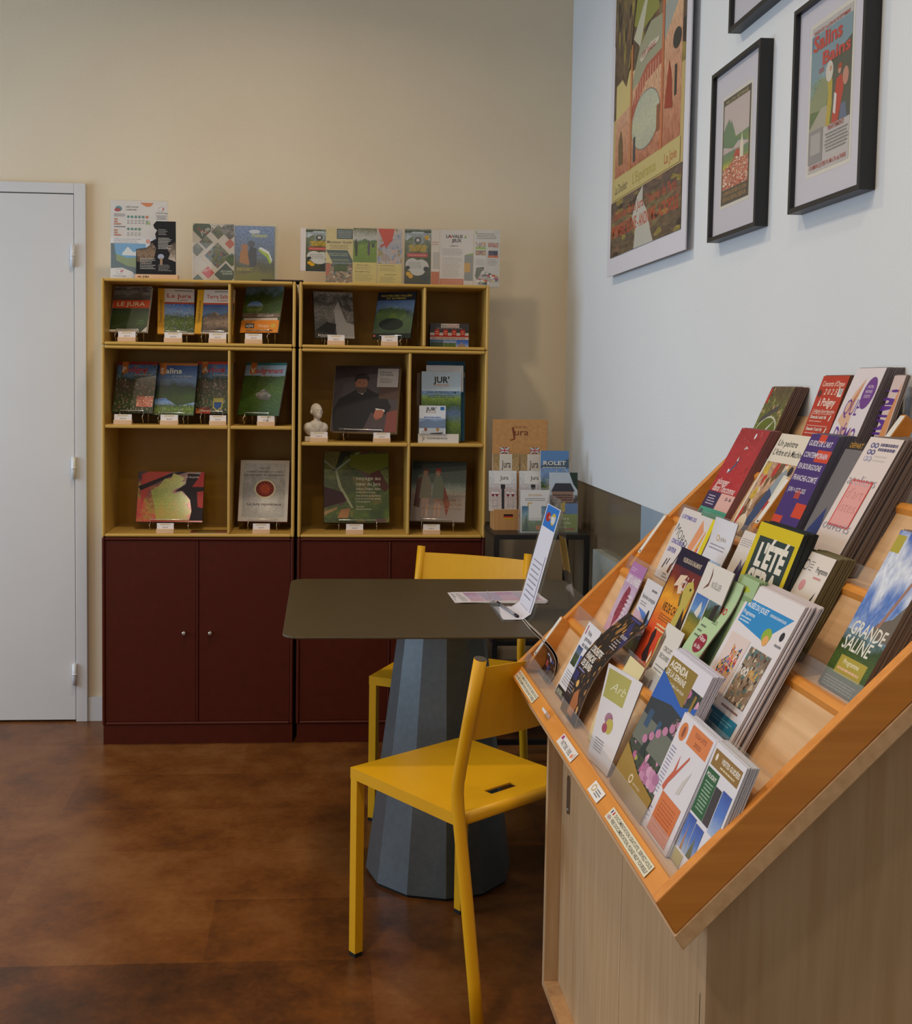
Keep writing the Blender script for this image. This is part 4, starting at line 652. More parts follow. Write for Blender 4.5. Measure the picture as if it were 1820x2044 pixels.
# ------------------------------------------------------------------ dining table
def rounded(x0, x1, y0, y1, r, n=6):
    p = []
    for cx, cy, a0 in ((x1-r, y1-r, 0), (x0+r, y1-r, 90), (x0+r, y0+r, 180), (x1-r, y0+r, 270)):
        for i in range(n+1): a = math.radians(a0+90*i/n); p.append((cx+r*math.cos(a), cy+r*math.sin(a)))
    return p
TX, TY = 1.128, -1.385
e = tag(empty('table', (TX, TY, 0)), 'square dark brown table on a twelve-sided blue grey cone base', 'table')
o = MB().prism(rounded(.706-TX, 1.548-TX, -1.774-TY, -.996-TY, .045), .7355, .7405, 'z', M_TOP).build('tabletop', e, .0015)
def ring(r, z, a0=-90): return [(r*math.cos(math.radians(a0+30*i)), r*math.sin(math.radians(a0+30*i)), z) for i in range(12)]
def frust(r0, z0, r1, z1, m):
    mb = MB(); a, b = ring(r0, z0), ring(r1, z1)
    for i in range(12): mb.poly([a[i], a[(i+1) % 12], b[(i+1) % 12], b[i]], m)
    mb.poly(b, m); mb.poly(a[::-1], m); return mb
frust(.2005, .008, .113, .728, M_BASE).build('cone_base', e)
frust(.196, 0, .197, .008, M_RUB).build('foot_ring', e); frust(.105, .728, .105, .7353, M_BLACK).build('mounting_plate', e)

# ------------------------------------------------------------------ yellow chairs
def chair(cx, cy, ang, label):
    e = empty('chair', (cx, cy, 0), math.radians(ang)); hw, fy, by = .181, -.182, .182; H = .45
    # seat plate with a grip slot near the back
    sx, s0, s1 = .042, .118, .142
    mb = MB(); z0, z1 = H-.004, H
    mb.box(-hw, hw, fy, s0, z0, z1, M_YEL); mb.box(-hw, -sx, s0, s1, z0, z1, M_YEL); mb.box(sx, hw, s0, s1, z0, z1, M_YEL); mb.box(-hw, hw, s1, by, z0, z1, M_YEL)
    mb.build('seat', e)
    mb = MB(); b = .026
    mb.box(-hw, -hw+.003, fy, by, H-b, z0, M_YEL); mb.box(hw-.003, hw, fy, by, H-b, z0, M_YEL); mb.box(-hw+.003, hw-.003, fy, fy+.003, H-b, z0, M_YEL)
    mb.build('seat_rim', e)
    MB().tube([(-hw, by, H-.013), (hw, by, H-.013)], .0132, M_YEL, 16).build('rear_rail', e)
    for s in (-1, 1):
        a, b2 = sorted((s*(hw-.0005), s*(hw-.024))); lg = MB().box(a, b2, fy+.0005, fy+.024, .010, H-.0045, M_YEL).build('leg', e, .001)
        MB().box(a+.001, b2-.001, fy+.001, fy+.023, 0, .0105, M_RUB).build('foot_cap', lg)
        x = s*(hw+.006); y0 = by+.004
        path = [(x, y0+.074, .008), (x, y0+.058, .12), (x, y0+.035, .27), (x, y0+.012, .41), (x, y0+.003, .465), (x, y0, .495), (x, y0+.001, .52), (x, y0+.008, .555), (x, y0+.032, .665), (x, y0+.060, .792)]
        ps = MB().tube(path, .0135, M_YEL, 18).build('leg', e); ps['label'] = 'round rear leg running up into the back post'
        MB().tube([(x, y0+.0601, .7922), (x, y0+.0603, .7932)], .0128, C('#4a4238', .6), 18).build('end_cap', ps)
        MB().tube([(x, y0+.076, 0), (x, y0+.074, .0085)], .0125, M_RUB, 16).build('foot_cap', ps)
    mb = MB(); n = 14; t = .003
    pts = []
    for i in range(n+1):
        u = i/n*2-1; x = u*(hw+.004); bow = .020*(1-u*u)
        pts.append((x, bow))
    for (zb, zt) in ((.612, .772),):
        y0 = by+.004; yb, yt = y0+.018, y0+.052
        for i in range(n):
            (xa, ba), (xb, bb) = pts[i], pts[i+1]
            A, B, Cc, D = (xa, yb+ba, zb), (xb, yb+bb, zb), (xb, yt+bb, zt), (xa, yt+ba, zt)
            q = lambda p: (p[0], p[1]+t, p[2])
            mb.poly([A, B, Cc, D], M_YEL); mb.poly([q(D), q(Cc), q(B), q(A)], M_YEL); mb.poly([D, Cc, q(Cc), q(D)], M_YEL); mb.poly([A, q(A), q(B), B], M_YEL)
    o = mb.build('backrest', e)
    return tag(e, label, 'chair')
chair(1.123, -1.879, -143.6, 'yellow metal chair nearest the camera, in front of the table')
chair(1.189, -.962, -27, 'yellow metal chair behind the table, mostly hidden by the table top')

# ------------------------------------------------------------------ things on the table
MS = lambda y: frame((1.314, y, .7415), (0, -1, 0), (.076, 0, .286))
def sheet_bend(x, y):   # x along -Y, y along the sheet from its curled foot upwards
    foot = .045
    if y < foot:
        return (1.262+y, -1.43-x, .7435), (0, 0, 1)
    r = .03; arc = r*math.radians(72)
    if y < foot+arc:
        a = (y-foot)/r; return (1.262+foot+r*math.sin(a), -1.43-x, .7435+r*(1-math.cos(a))), (-math.sin(a), 0, math.cos(a))
    a = math.radians(75); b = (.2567, .9665); s = y-foot-arc; a2 = arc/r
    return (1.262+foot+r*math.sin(a2)+s*b[0], -1.43-x, .7435+r*(1-math.cos(a2))+s*b[1]), (-b[1], 0, b[0])
sg = [('R', .05, .83, .95, .995, '#2f74c4'), ('E', .30, .91, .17, .035, '#a8302c'), ('E', .68, .91, .16, .045, '#c8b23c'), ('R', .56, .88, .8, .93, '#c8ccd0'), (T, .5, .905, .02, 'JURA', '#e0d8c0', .3, 'c')]
for k in range(11): sg.append(('L', .14, .56-.04*k, .86, .58-.04*k, 1, '#9a98a8', .5, .25))
sg.append(('R', .88, .2, .90, .64, '#7a70a0'))
tag(thing_page('sign_sheet', .165, .352, '#dcdce8', sg, Matrix.Identity(4), 'tall white notice with a blue picture on top, curled at the foot, on the table', 'sign', .0004, bend=sheet_bend), None)
e = tag(empty('sign_holder', (1.33, -1.5, .7405)), 'clear A-shaped acrylic sign holder on the table with a yellow label on its rear leg', 'sign holder')
I = Matrix.Translation((-1.33, 1.5, -.7405))
MB().prism([(1.2575, .7407), (1.325, .7407), (1.338, .752), (1.4155, 1.046), (1.4135, 1.0465), (1.336, .754), (1.322, .7427), (1.2575, .7427)], -1.61, -1.40, 'y', M_CLEAR).build('front_sheet', e, 0, I)
MB().prism([(1.2575, .743), (1.2555, .743), (1.246, .783), (1.248, .783)], -1.605, -1.405, 'y', M_CLEARY).build('front_lip', e, 0, I)
MB().prism([(1.4125, 1.046), (1.4145, 1.046), (1.465, .7407), (1.463, .7407)], -1.545, -1.455, 'y', M_CLEARY).build('rear_leg', e, 0, I)
MB().prism([(1.4281, .943), (1.4293, .943), (1.4436, .856), (1.4424, .856)], -1.546, -1.470, 'y', C('#c8a24c', .6)).build('yellow_label', e, 0, I)
mb = MB().tube([(1.282, -1.428, .7475), (1.300, -1.558, .7475)], .0042, C('#8c8c96', .2), 12); pn = mb.build('pen')
MB().tube([(1.300, -1.558, .7475), (1.3025, -1.576, .7475)], [.0046, .0042], C('#17172a', .3), 12).build('pen_end', pn); MB().tube([(1.282, -1.428, .7475), (1.278, -1.398, .7475)], [.0048, .0046], C('#17171a', .3), 12).build('pen_cap', pn)
tag(pn, 'ballpoint pen with black cap lying on the foot of the notice', 'pen')
for i in range(4):
    lay = [('R', .12, .08, .95, .92, 'pinky'), ('R', .3, .1, .5, .9, '#a8a0b8'), ('R', .7, .1, .85, .9, '#b0a8bc'), ('L', .02, .1, .1, .9, 7, '#7a7880', .4), ('R', .28, 0, .29, 1, '#c8c0cc')]
    a = (.03, -.05, .0, .09)[i]
    thing_page('leaflet', .245, .148, '#d8d2d6', lay, frame((1.165+.006*i, -1.368-.004*i, .7413+.0011*i), (math.cos(a), math.sin(a), 0), (-math.sin(a), math.cos(a), 0)), ('bottom', 'second from bottom', 'second from top', 'topmost')[i]+' pink and white leaflet of the loose pile on the table', 'leaflet', .0008, group='loose leaflets on the table')

# ------------------------------------------------------------------ black side table by the corner
SX0, SX1, SY0, SY1, SZ = 1.398, 1.735, -.56, -.205, .818
e = tag(empty('side_table', ((SX0+SX1)/2, (SY0+SY1)/2, 0)), 'narrow black metal side table in the corner beside the shelves', 'table'); I = Matrix.Translation((-(SX0+SX1)/2, -(SY0+SY1)/2, 0)); q = .017
for x in (SX0, SX1-q):
    for y in (SY0, SY1-q): MB().box(x, x+q, y, y+q, 0, SZ-q, M_BLACK).build('leg', e, 0, I)
mb = MB(); mb.box(SX0, SX1, SY0, SY1, SZ-.004, SZ, C('#221e1c', .42)); mb.box(SX0, SX1, SY0, SY0+q, SZ-q, SZ-.004, M_BLACK); mb.box(SX0, SX1, SY1-q, SY1, SZ-q, SZ-.004, M_BLACK); mb.box(SX0, SX0+q, SY0+q, SY1-q, SZ-q, SZ-.004, M_BLACK); mb.box(SX1-q, SX1, SY0+q, SY1-q, SZ-q, SZ-.004, M_BLACK); mb.build('tabletop', e, 0, I)
MB().box(SX0+.002, SX1-.002, SY0+.002, SY1-.002, .425, .44, M_BLACK).build('lower_shelf', e, 0, I)
mb = MB()
for a in ((SX0, SX1, SY0, SY0+q), (SX0, SX1, SY1-q, SY1)): mb.box(*a, .07, .07+q, M_BLACK)
mb.build('bottom_rail', e, 0, I)
# wooden wine display
e = tag(empty('leaflet_display', (1.412, -.40, SZ)), 'plywood tabletop display for wine leaflets on the side table', 'display')
MB().box(.004, .206, .045, .052, 0, .395, M_PLY).build('back_board', e, .0008)
MB().box(0, .208, -.045, -.038, 0, .075, M_PLY).build('front_board', e, .0008)
mb = MB(); mb.box(0, .006, -.038, .045, 0, .07, M_PLY); mb.box(.202, .208, -.038, .045, 0, .07, M_PLY); mb.box(.006, .202, -.002, .004, 0, .2, M_PLY); mb.build('side_board', e)
Page(.2, .115, M_PLY, 0).run([(T, .32, .45, .34, 'J', '#7a4028', .10, 'l', {'bold': -.01, 'shear': -.1}), (T, .40, .52, .2, 'ura', '#6a3a28', .26), (T, .39, .74, .10, 'vins du', '#8a5a3c', .24)]).build('logo', e, frame((.004, .0447, .278), (1, 0, 0), (0, 0, 1)))
def uk(x, y, w, h): return [('R', x, y, x+w, y+h, '#2a2c50'), ('P', [(x, y), (x+.15*w, y), (x+w, y+.85*h), (x+w, y+h), (x+.85*w, y+h), (x, y+.15*h)], '#d0ccc8'), ('P', [(x, y+h), (x, y+.85*h), (x+.85*w, y), (x+w, y), (x+w, y+.15*h), (x+.15*w, y+h)], '#d0ccc8'), ('R', x, y+.35*h, x+w, y+.65*h, '#d0ccc8'), ('R', x+.4*w, y, x+.6*w, y+h, '#d0ccc8'), ('R', x, y+.42*h, x+w, y+.58*h, '#a83038'), ('R', x+.45*w, y, x+.55*w, y+h, '#a83038')]
for k, fx in enumerate((.032, .143)):
    Page(.034, .022, '#2a2c50', 0).run(uk(0, 0, 1, 1)).build('union_flag_sticker', e, frame((fx, .0445, .271), (1, 0, 0), (0, 0, 1)))
Page(.034, .018, '#c8a030', 0).run([('R', 0, .66, 1, 1, '#1a1818'), ('R', 0, .33, 1, .66, '#b8302c')]).build('german_flag_sticker', e, frame((.035, -.0455, .04), (1, 0, 0), (0, 0, 1)))
jl = [('P', [(.25, .6), (.25, 1), (.72, 1), (.72, .6), (.48, .52)], '#cfcac0'), (T, .33, .74, .14, 'Jura', '#4a3c34', .34), ('E', .12, .08, .08, .1, '#c08030'), ('E', .35, .08, .08, .1, '#c08030'), ('E', .6, .08, .08, .1, '#c08030')]
wl = [('R', .2, .68, .8, .98, '#d8d8d8'), (T, .4, .78, .10, 'Jura', '#4a4448', .3), ('R', .45, .05, .55, .65, '#2c2a30'), ('R', .42, .55, .58, .66, '#2c2a30')]+[z for i, x in enumerate((.14, .28, .68, .86)) for z in (('E', x, .42, .09, .06, '#d0ccd0'), ('P', [(x-.08, .42), (x+.08, .42), (x, .34)], '#7a2028'), ('R', x-.01, .14, x+.01, .36, '#a8a4a8'), ('E', x, .12, .07, .02, '#a8a4a8'))]
for k, x in enumerate((1.415, 1.517)):
    thing_page('leaflet', .098, .19, 'barrel', [('P' if L[0] == 'P' else L[0],)+L[1:] for L in jl], face_back(x, -.385, SZ+.075+.005, 0, 3), ('left', 'right')[k]+' barrel-coloured wine leaflet in the back row of the plywood display', 'leaflet', .008)
    thing_page('leaflet', .100, .145, 'wine', wl, face_back(x-.018+.008*k, -.43, SZ+.068, 0, 8), ('left', 'right')[k]+' pale wine leaflet with glasses and bottle in the front row of the plywood display', 'leaflet', .008)
# acrylic dispensers
def disp(x0, x1, y, h, label, name='leaflet_dispenser'):
    e = empty(name, (x0, y, SZ)); w = x1-x0
    MB().box(0, w, -.002, 0, 0, h*.36, M_CLEARY).build('front_sheet', e); MB().box(0, w, .036, .038, 0, h, M_CLEARY).build('back_sheet', e)
    MB().box(0, .002, 0, .036, 0, h*.6, M_CLEARY).build('side_sheet', e); MB().box(w-.002, w, 0, .036, 0, h*.6, M_CLEARY).build('side_sheet', e); MB().box(0, w, 0, .036, 0, .002, M_CLEARY).build('foot', e)
    return tag(e, label, 'dispenser')
disp(1.572, 1.690, -.47, .245, 'tall clear dispenser at the back right of the side table')
disp(1.590, 1.700, -.52, .19, 'lower clear dispenser in front at the right of the side table')
thing_page('leaflet', .103, .285, 'meadow', [('R', 0, .80, 1, 1, '#5a84b8'), ('P', [(0, .8), (.3, .88), (.6, .84), (1, .9), (1, .78), (0, .78)], '#4a5c70'), (T, .5, .82, .05, 'ROLET', '#dcd8d0', .8, 'c', {'bold': .02}), ('L', .08, .78, .9, .80, 1, '#c8ccc0', .5, .1), ('E', .5, .55, .25, .12, 'vine'), (T, .1, .36, .05, 'A new way to', '#d8dcc8', .7), (T, .0, .28, .05, 'discover us', '#d8dcc8', .7)], face_back(1.579, -.455, SZ+.003, 0, 5), 'tall winery leaflet with blue sky and green vines, back right on the side table', 'leaflet', .008)
thing_page('leaflet', .100, .21, 'chateau', [('R', 0, .62, 1, 1, '#b8c8d8'), ('P', [(.7, 1), (1, 1), (1, .7), (.85, .8)], '#2a3c34'), ('R', .08, .50, .85, .68, '#947a70'), ('P', [(.05, .68), (.2, .82), (.75, .82), (.9, .68)], '#3c3e48'), ('L', .12, .52, .82, .64, 3, '#4a3c38', .5, .05), ('R', 0, 0, 1, .30, '#7a9430'), ('E', .2, .38, .25, .12, '#2c1c1c'), ('E', .5, .42, .14, .08, '#c8b030'), ('R', .55, .3, 1, .48, '#6a88b8'), (T, .1, .2, .05, 'Fruitière', '#d8dcc0', .6), (T, .15, .13, .05, 'Vinicole', '#d8dcc0', .6), (T, .1, .06, .05, 'd’Arbois', '#d8dcc0', .5), ('R', .5, .03, .9, .055, '#a83038')], face_back(1.602, -.508, SZ+.004, 0, 5), 'winery leaflet with manor house photo and green foot, front right on the side table', 'leaflet', .008)
e = disp(1.490, 1.600, -.535, .16, 'small clear stand on the side table holding the sunny mountain card')
thing_page('card', .104, .15, '#d8dadc', [('R', .05, .02, .95, .62, 'bluegrn'), ('P', [(.1, .02), (.2, .4), (.3, .02)], '#2c5444'), ('R', .28, .28, .72, .66, '#d8dadc'), ('P', [(.25, .6), (.25, .7), (.4, .7), (.4, .68), (.28, .68), (.28, .6)], '#c89830'), (T, .5, .86, .05, 'Jura tourisme', '#c89a48', .45, 'c'), ('L', .15, .74, .85, .82, 2, '#8a8a90', .4, .1, 'c'), ('E', .6, .12, .08, .06, '#c87a40')], face_back(1.493, -.531, SZ+.004, 0, 4), 'small white card with a fir tree and mountain picture in the clear stand', 'card', .0008)

# ------------------------------------------------------------------ cabinet under the rack
CX0, CY0, CY1, CZ0, CZ1 = 1.2774, -3.076, -2.0966, .0607, .7345
e = tag(empty('cabinet', ((CX0+RX)/2, (CY0+CY1)/2, 0)), 'pale beech laminate cabinet with two inset doors under the brochure rack', 'cabinet'); I = Matrix.Translation((-(CX0+RX)/2, -(CY0+CY1)/2, 0)); t = .018; XE = RX-.021
for y in (CY0, CY1-t): MB().prism([(CX0, CZ0), (XE, CZ0), (XE, 1.193), (CX0, .7365)], y, y+t, 'y', M_LAMZ).build('side_panel', e, .0008, I)
MB().box(CX0, XE, CY0+t, CY1-t, CZ0, CZ0+t, M_LAMP).build('bottom_panel', e, .0008, I); MB().box(CX0, XE, CY0+t, CY1-t, CZ1-t, CZ1, M_LAMP).build('top_panel', e, .0008, I)
MB().box(CX0+.06, XE, CY0+.03, CY1-.03, 0, CZ0, C('#2a2018', .7)).build('plinth', e, 0, I); MB().box(XE-.004, XE, CY0+t, CY1-t, CZ0+t, CZ1-t, M_LAMZ).build('back_panel', e, 0, I)
ym = (CY0+CY1)/2
for a, b, hy in ((CY0+t+.001, ym-.001, CY0+.085), (ym+.001, CY1-t-.001, CY1-.085)):
    dr = MB().box(CX0+.030, CX0+.048, a, b, CZ0+t+.001, CZ1-t-.001, M_LAMZ).build('door', e, 0, I)
    ring_ = [(hy+.010*math.cos(k*math.pi/12), .508+(.030 if math.sin(k*math.pi/12) >= 0 else -.030)+.010*math.sin(k*math.pi/12)) for k in range(24)]
    inn = [(hy+(y-hy)*.72, .508+(z-.508)*.93) for y, z in ring_]
    mb = MB(); X0, X1 = CX0+.0270, CX0+.0302
    for k in range(24):
        k2 = (k+1) % 24
        mb.poly([(X0, *ring_[k]), (X0, *ring_[k2]), (X0, *inn[k2]), (X0, *inn[k])], M_STEEL); mb.poly([(X1, *ring_[k]), (X1, *ring_[k2]), (X0, *ring_[k2]), (X0, *ring_[k])], M_STEEL)
        mb.poly([(X0, *inn[k]), (X0, *inn[k2]), (X1-.0004, hy+(inn[k2][0]-hy)*.8, inn[k2][1]), (X1-.0004, hy+(inn[k][0]-hy)*.8, inn[k][1])], M_STEEL)
    mb.poly([(X1-.0004, hy+(y-hy)*.8, z) for y, z in inn], C('#55504a', .3, 1)); mb.build('handle', dr)

# ------------------------------------------------------------------ brochure rack
KY0, KY1 = -3.1376, -2.0928      # near, far
RK = empty('brochure_rack', (1.45, (KY0+KY1)/2, .735)); I = Matrix.Translation((-1.45, -(KY0+KY1)/2, -.735))
tag(RK, 'sloping beech brochure rack with stepped tiers on top of the pale cabinet', 'rack')
def RP(name, pts, a, b, m, bev=.0008): return MB().prism(pts, a, b, 'y', m).build(name, RK, bev, I)
side = [(1.1915, .7435), (1.2163, .7034), (1.752, 1.2391), (1.752, 1.303)]
RP('side_panel', side, KY0, KY0+.0175, M_BEECHX, .002); RP('side_panel', side, KY1-.0175, KY1, M_BEECHX, .002)
RP('back_board', [(1.2148, .7018), (1.2259, .6853), (1.752, 1.2114), (1.752, 1.2375)], KY0-.0015, KY1+.0015, M_LAM)
YA, YB = KY0+.0178, KY1-.0178
def tier(k): return 1.3205+.10744*(k-1), .8581+.10744*(k-1)
c60, s60 = math.cos(math.radians(60.5)), math.sin(math.radians(60.5))
for k in range(5):
    x, z = tier(k)
    if k == 0: RP('front_rail', [(1.1925, .7425), (1.2172, .7045), (1.232, .7193), (1.225, .750), (1.2135, .7640)], YA, YB, M_BEECHY, .002)
    else: RP('rail', [(x-.0085, z-.0195), (x-.0095, z-.006), (x-.003, z+.001), (x+.006, z+.0005), (x+.012, z-.006), (x+.010, z-.022)], YA, YB, M_BEECHY, .003)
    zf = z-.004; xb = x+.050
    if k < 4:
        x2, z2 = tier(k+1); xt, zt = x2-.006, z2-.010; xb = xt-(zt-zf)*c60/s60
    else: xb = x+.046; xt = 1.7525; zt = zf+(xt-xb)*s60/c60
    if k: RP('tray_floor', [(x+.002, zf-.012), (xb+.004, zf-.012), (xb+.004, zf), (x+.002, zf)], YA, YB, M_LAM, 0)
    else: RP('tray_floor', [(x+.014, zf-.012), (xb+.004, zf-.012), (xb+.004, zf), (x+.012, zf)], YA, YB, M_LAM, 0)
    RP('tier_panel', [(xb, zf), (xb+.009, zf), (xt+.009, zt), (xt, zt)], YA, YB, M_LAM, 0)
    # acrylic lip
    lx, lz = (x+.001, z+.0125) if k == 0 else (x-.001, z+.0015)
    L = .030
    RP('acrylic_lip', [(lx, lz-.012), (lx+.0018, lz-.012), (lx+.0018+L*c60, lz+L*s60), (lx+L*c60, lz+L*s60)], YA, YB, M_CLEARY, 0)
def wedge(k, y, strip=True):
    x, z = tier(k); z += .012*(k == 4); P = [(x+.010, z+.006), (x+.0845, z+.113), (x+.1085, z+.094), (x+.054, z-.002)]
    w = MB().prism(P, y-.0085, y+.0085, 'y', M_BEECHX).build('divider', RK, .001, I)
    if strip:
        a, b = Vector((P[0][0], P[0][1])), Vector((P[1][0], P[1][1])); dd = (b-a); nn = Vector((-dd.y, dd.x)).normalized()*.0006
        p0, p1 = a+dd*.25, a+dd*.98
        st = MB().prism([tuple(p0+nn*.05), tuple(p1+nn*.05), tuple(p1+nn), tuple(p0+nn)], y-.0075, y+.0075, 'y', C('#d8d4cc', .6)).build('paper_strip', w, 0)
        st2 = MB().prism([tuple(p0+dd*.02+nn), tuple(p0+dd*.05+nn), tuple(p0+dd*.05+nn*1.5), tuple(p0+dd*.02+nn*1.5)], y-.004, y+.001, 'y', C('#2a2a2c', .6)).build('strip_mark', w, 0)
for k, y in ((0, YB-.010), (2, YB-.010), (3, -2.472), (4, -2.655)): wedge(k, y)
# stickers on the front rail: 45 degree face
def lipM(y, s): c = math.sqrt(.5); return frame((1.1926+s*c-.0009, y, .7432+s*c+.0009), (0, -1, 0), (c, 0, c))
doc = [('L', .1, .55, .99, .9, 1, '#d8d4c0', 0.01), (T, .12, .58, .28, 'DOCUMENTATION GRATUITE, SERVEZ-VOUS', '#4a4848', .86), (T, .12, .16, .28, 'FREE DOCUMENTATION, PLEASE HELP YOURSELF', '#4a4848', .86), ('R', .03, .58, .05, .86, '#2a3a80'), ('R', .05, .58, .07, .86, '#d8d4d0'), ('R', .07, .58, .09, .86, '#b83038')]+uk(.03, .14, .06, .28)
for y, lab in ((-2.152, 'far'), (-2.888, 'near')):
    Page(.192, .0185, '#d4cfb8', .0003, '#d4cfb8').run(doc).build('notice_sticker', RK, I @ lipM(y, .004))
Page(.105, .019, '#d8d4d0', .0003).run([('R', .04, .55, .14, .9, '#a04070'), (T, .18, .2, .45, 'PATTONS · EVEIL', '#4a484c', .6), ('E', .86, .4, .04, .2, '#d87a4c'), ('R', .9, .3, .97, .8, '#c8b8b4')]).build('notice_sticker', RK, I @ lipM(-2.565, .004))
Page(.056, .019, '#dcdad8', .0003).run([('E', .25, .55, .14, .3, '#b89a58'), ('E', .25, .55, .09, .2, '#dcdad8'), ('L', .45, .2, .9, .8, 3, '#6a686c', .45)]).build('notice_sticker', RK, I @ lipM(-2.785, .004))
mb = MB(); mb.prism([(1.202, .7525), (1.196, .762), (1.198, .766), (1.206, .7572)], -2.462, -2.432, 'y', C('#d8d6da', .5)); mb.build('curled_label', RK, 0, I)

# ---- brochures in the rack
def rackM(x, y, z, phi): return frame((x, y, z), (0, -1, 0), (math.cos(math.radians(phi)), 0, math.sin(math.radians(phi))))
def brochure(k, y, phi, w, h, xb, base, layers, label, n=0, dt=.003, t=.0018, edge='#8a7c74', cat='brochure', grp=None, slip=.002, bend=None):
    z = tier(k)[1]-.002; M = rackM(xb, y, z, phi)
    o = thing_page('brochure', w, h, base, layers, M, label, cat, t, edge, bend=bend)
    if n:
        cm = MB().box(0, w, 0, h, -t, 0, edge); 
        src = cm.build('brochure'); rn = random.Random(int(abs(y)*1000))
        for i in range(n):
            c = src if i == 0 else src.copy()
            if i: COL.objects.link(c)
            c.matrix_world = rackM(xb+(i+1)*dt/math.sin(math.radians(phi)), y-rn.uniform(0, slip)-(.0004*i if slip else 0), z+rn.uniform(0, .0015), phi-.0*i)
            tag(c, 'identical copy stacked behind the front '+grp, cat, 'copies stacked behind the '+grp)
    return o
# tier 4
brochure(4, -2.124, 66.5, .110, .183, 1.655, 'ferris', [('E', .55, .45, .44, .20, '#c4c0b0'), ('E', .55, .45, .41, .18, '#5f6a28'), ('P', [(.1, .55), (.15, .63), (.75, .8), (.72, .72)], '#4c4a48'), ('R', .02, .8, .1, .98, '#b83830'), ('P', [(.5, .4), (.56, .44), (.82, .62), (.56, .5)], '#c8c4b8'), ('R', .1, .03, .45, .07, '#b83830'), ('R', .7, .0, .95, .05, '#b83830')], 'small square brochure showing a round amphitheatre, far end of the top row', 7, .0034, .0024, '#6a5248', grp='round amphitheatre brochure')
og = [(T, .5, .90, .05, "Concerts d'Orgue", '#e0c8b8', .84, 'c', {'shear': .25}), (T, .5, .82, .055, '2 0 2 5', '#e0c8b8', .5, 'c', {'shear': .25}), (T, .5, .71, .075, 'à Poligny', '#e4d4c8', .66, 'c', {'shear': .2, 'bold': .02}), (T, .5, .645, .032, 'Collégiale Saint-Hippolyte', '#e0c8b8', .84, 'c', {'shear': .2}), ('R', .78, .80, .94, .88, '#d8d4cc'), ('R', .84, .82, .86, .88, '#2a2a2c'), ('R', .89, .82, .91, .88, '#2a2a2c'), ('E', .1, .83, .07, .035, '#5a3430')]
for i, s in enumerate(('Dimanche 3 août 16h', 'Dimanche 17 août 16h', 'Dimanche 31 août 16h', 'Dimanche 14 sept. 16h', 'Dimanche 28 sept. 16h')):
    y_ = .575-.115*i; og += [('R', .06, y_+.055, .85, y_+.06, '#e0c0b0'), (T, .08, y_+.012, .03, s, '#e4d4c8', .62, 'l', {'bold': .03}), ('L', .08, y_-.025, .75, y_, 1, '#d8a898', .4), ('P', [(.80, y_), (.84, y_+.05), (.88, y_+.04), (.84, y_-.01)], '#d8c8b8')]
brochure(4, -2.362, 70.8, .104, .201, 1.662, '#b23a28', og, 'red organ concert brochure with white script in the top row', 8, .0030, .0026, '#6a4638', grp='red organ concert brochure')
em = [('P', [(.1, .55), (.3, .8), (.5, .92), (.45, .7), (.55, .45), (.7, .1), (.5, .2), (.3, .5)], '#cfa890'), ('P', [(.3, .7), (.5, .9), (.42, .75), (.36, .62)], '#b87a50'), (T, .16, .60, .14, 'QUE', '#63388c', .5, 'l', {'bold': .0, 'shear': .1}), (T, .14, .36, .14, "D'ÉMO", '#63388c', .74, 'l', {'shear': .1}), (T, .1, .14, .14, 'TIONS!', '#63388c', .8, 'l', {'shear': .1}), ('P', [(.62, .08), (.6, .35), (.72, .5), (.8, .3)], '#c89878'), ('E', .76, .79, .20, .135, '#6a3c86'), (T, .76, .83, .025, 'PATRI-', '#c8b8cc', .2, 'c'), (T, .76, .79, .025, 'MOINES', '#c8b8cc', .22, 'c'), (T, .76, .75, .025, 'ÉCRITS', '#c8b8cc', .2, 'c')]
brochure(4, -2.493, 67.8, .102, .219, 1.645, '#d4ccd0', em, 'white brochure with purple lettering and a purple disc, tallest of the top row', 8, .0034, .0026, '#6c6466', grp='purple lettered brochure')
brochure(4, -2.608, 72.5, .036, .199, 1.675, '#cdb8b4', [(T, .78, .1, .55, 'ÉMOTIONS !', '#5c3488', .78, 'l', {'rot': math.pi/2, 'bold': .03}), ('P', [(.2, .2), (.5, .6), (.9, .95), (.95, .5), (.5, .3)], '#cc8c5c')], 'narrow leaflet with purple letters running up it, beside the right wedge of the top row', 2, .003, .002, '#8a7a74', grp='narrow purple leaflet', slip=0)
brochure(4, -2.700, 66, .100, .205, 1.672, '#6a727a', [('R', 0, .55, 1, 1, '#44505c'), (T, .04, .44, .15, 'EST', '#d4d4d0', .7, 'l', {'bold': .04, 'shear': .2}), (T, .02, .26, .15, 'VAL', '#d4d4d0', .6, 'l', {'bold': .04})], 'slate blue brochure with big white letters at the near end of the top row', 3, .003, .002, '#8a8078', grp='slate blue brochure')
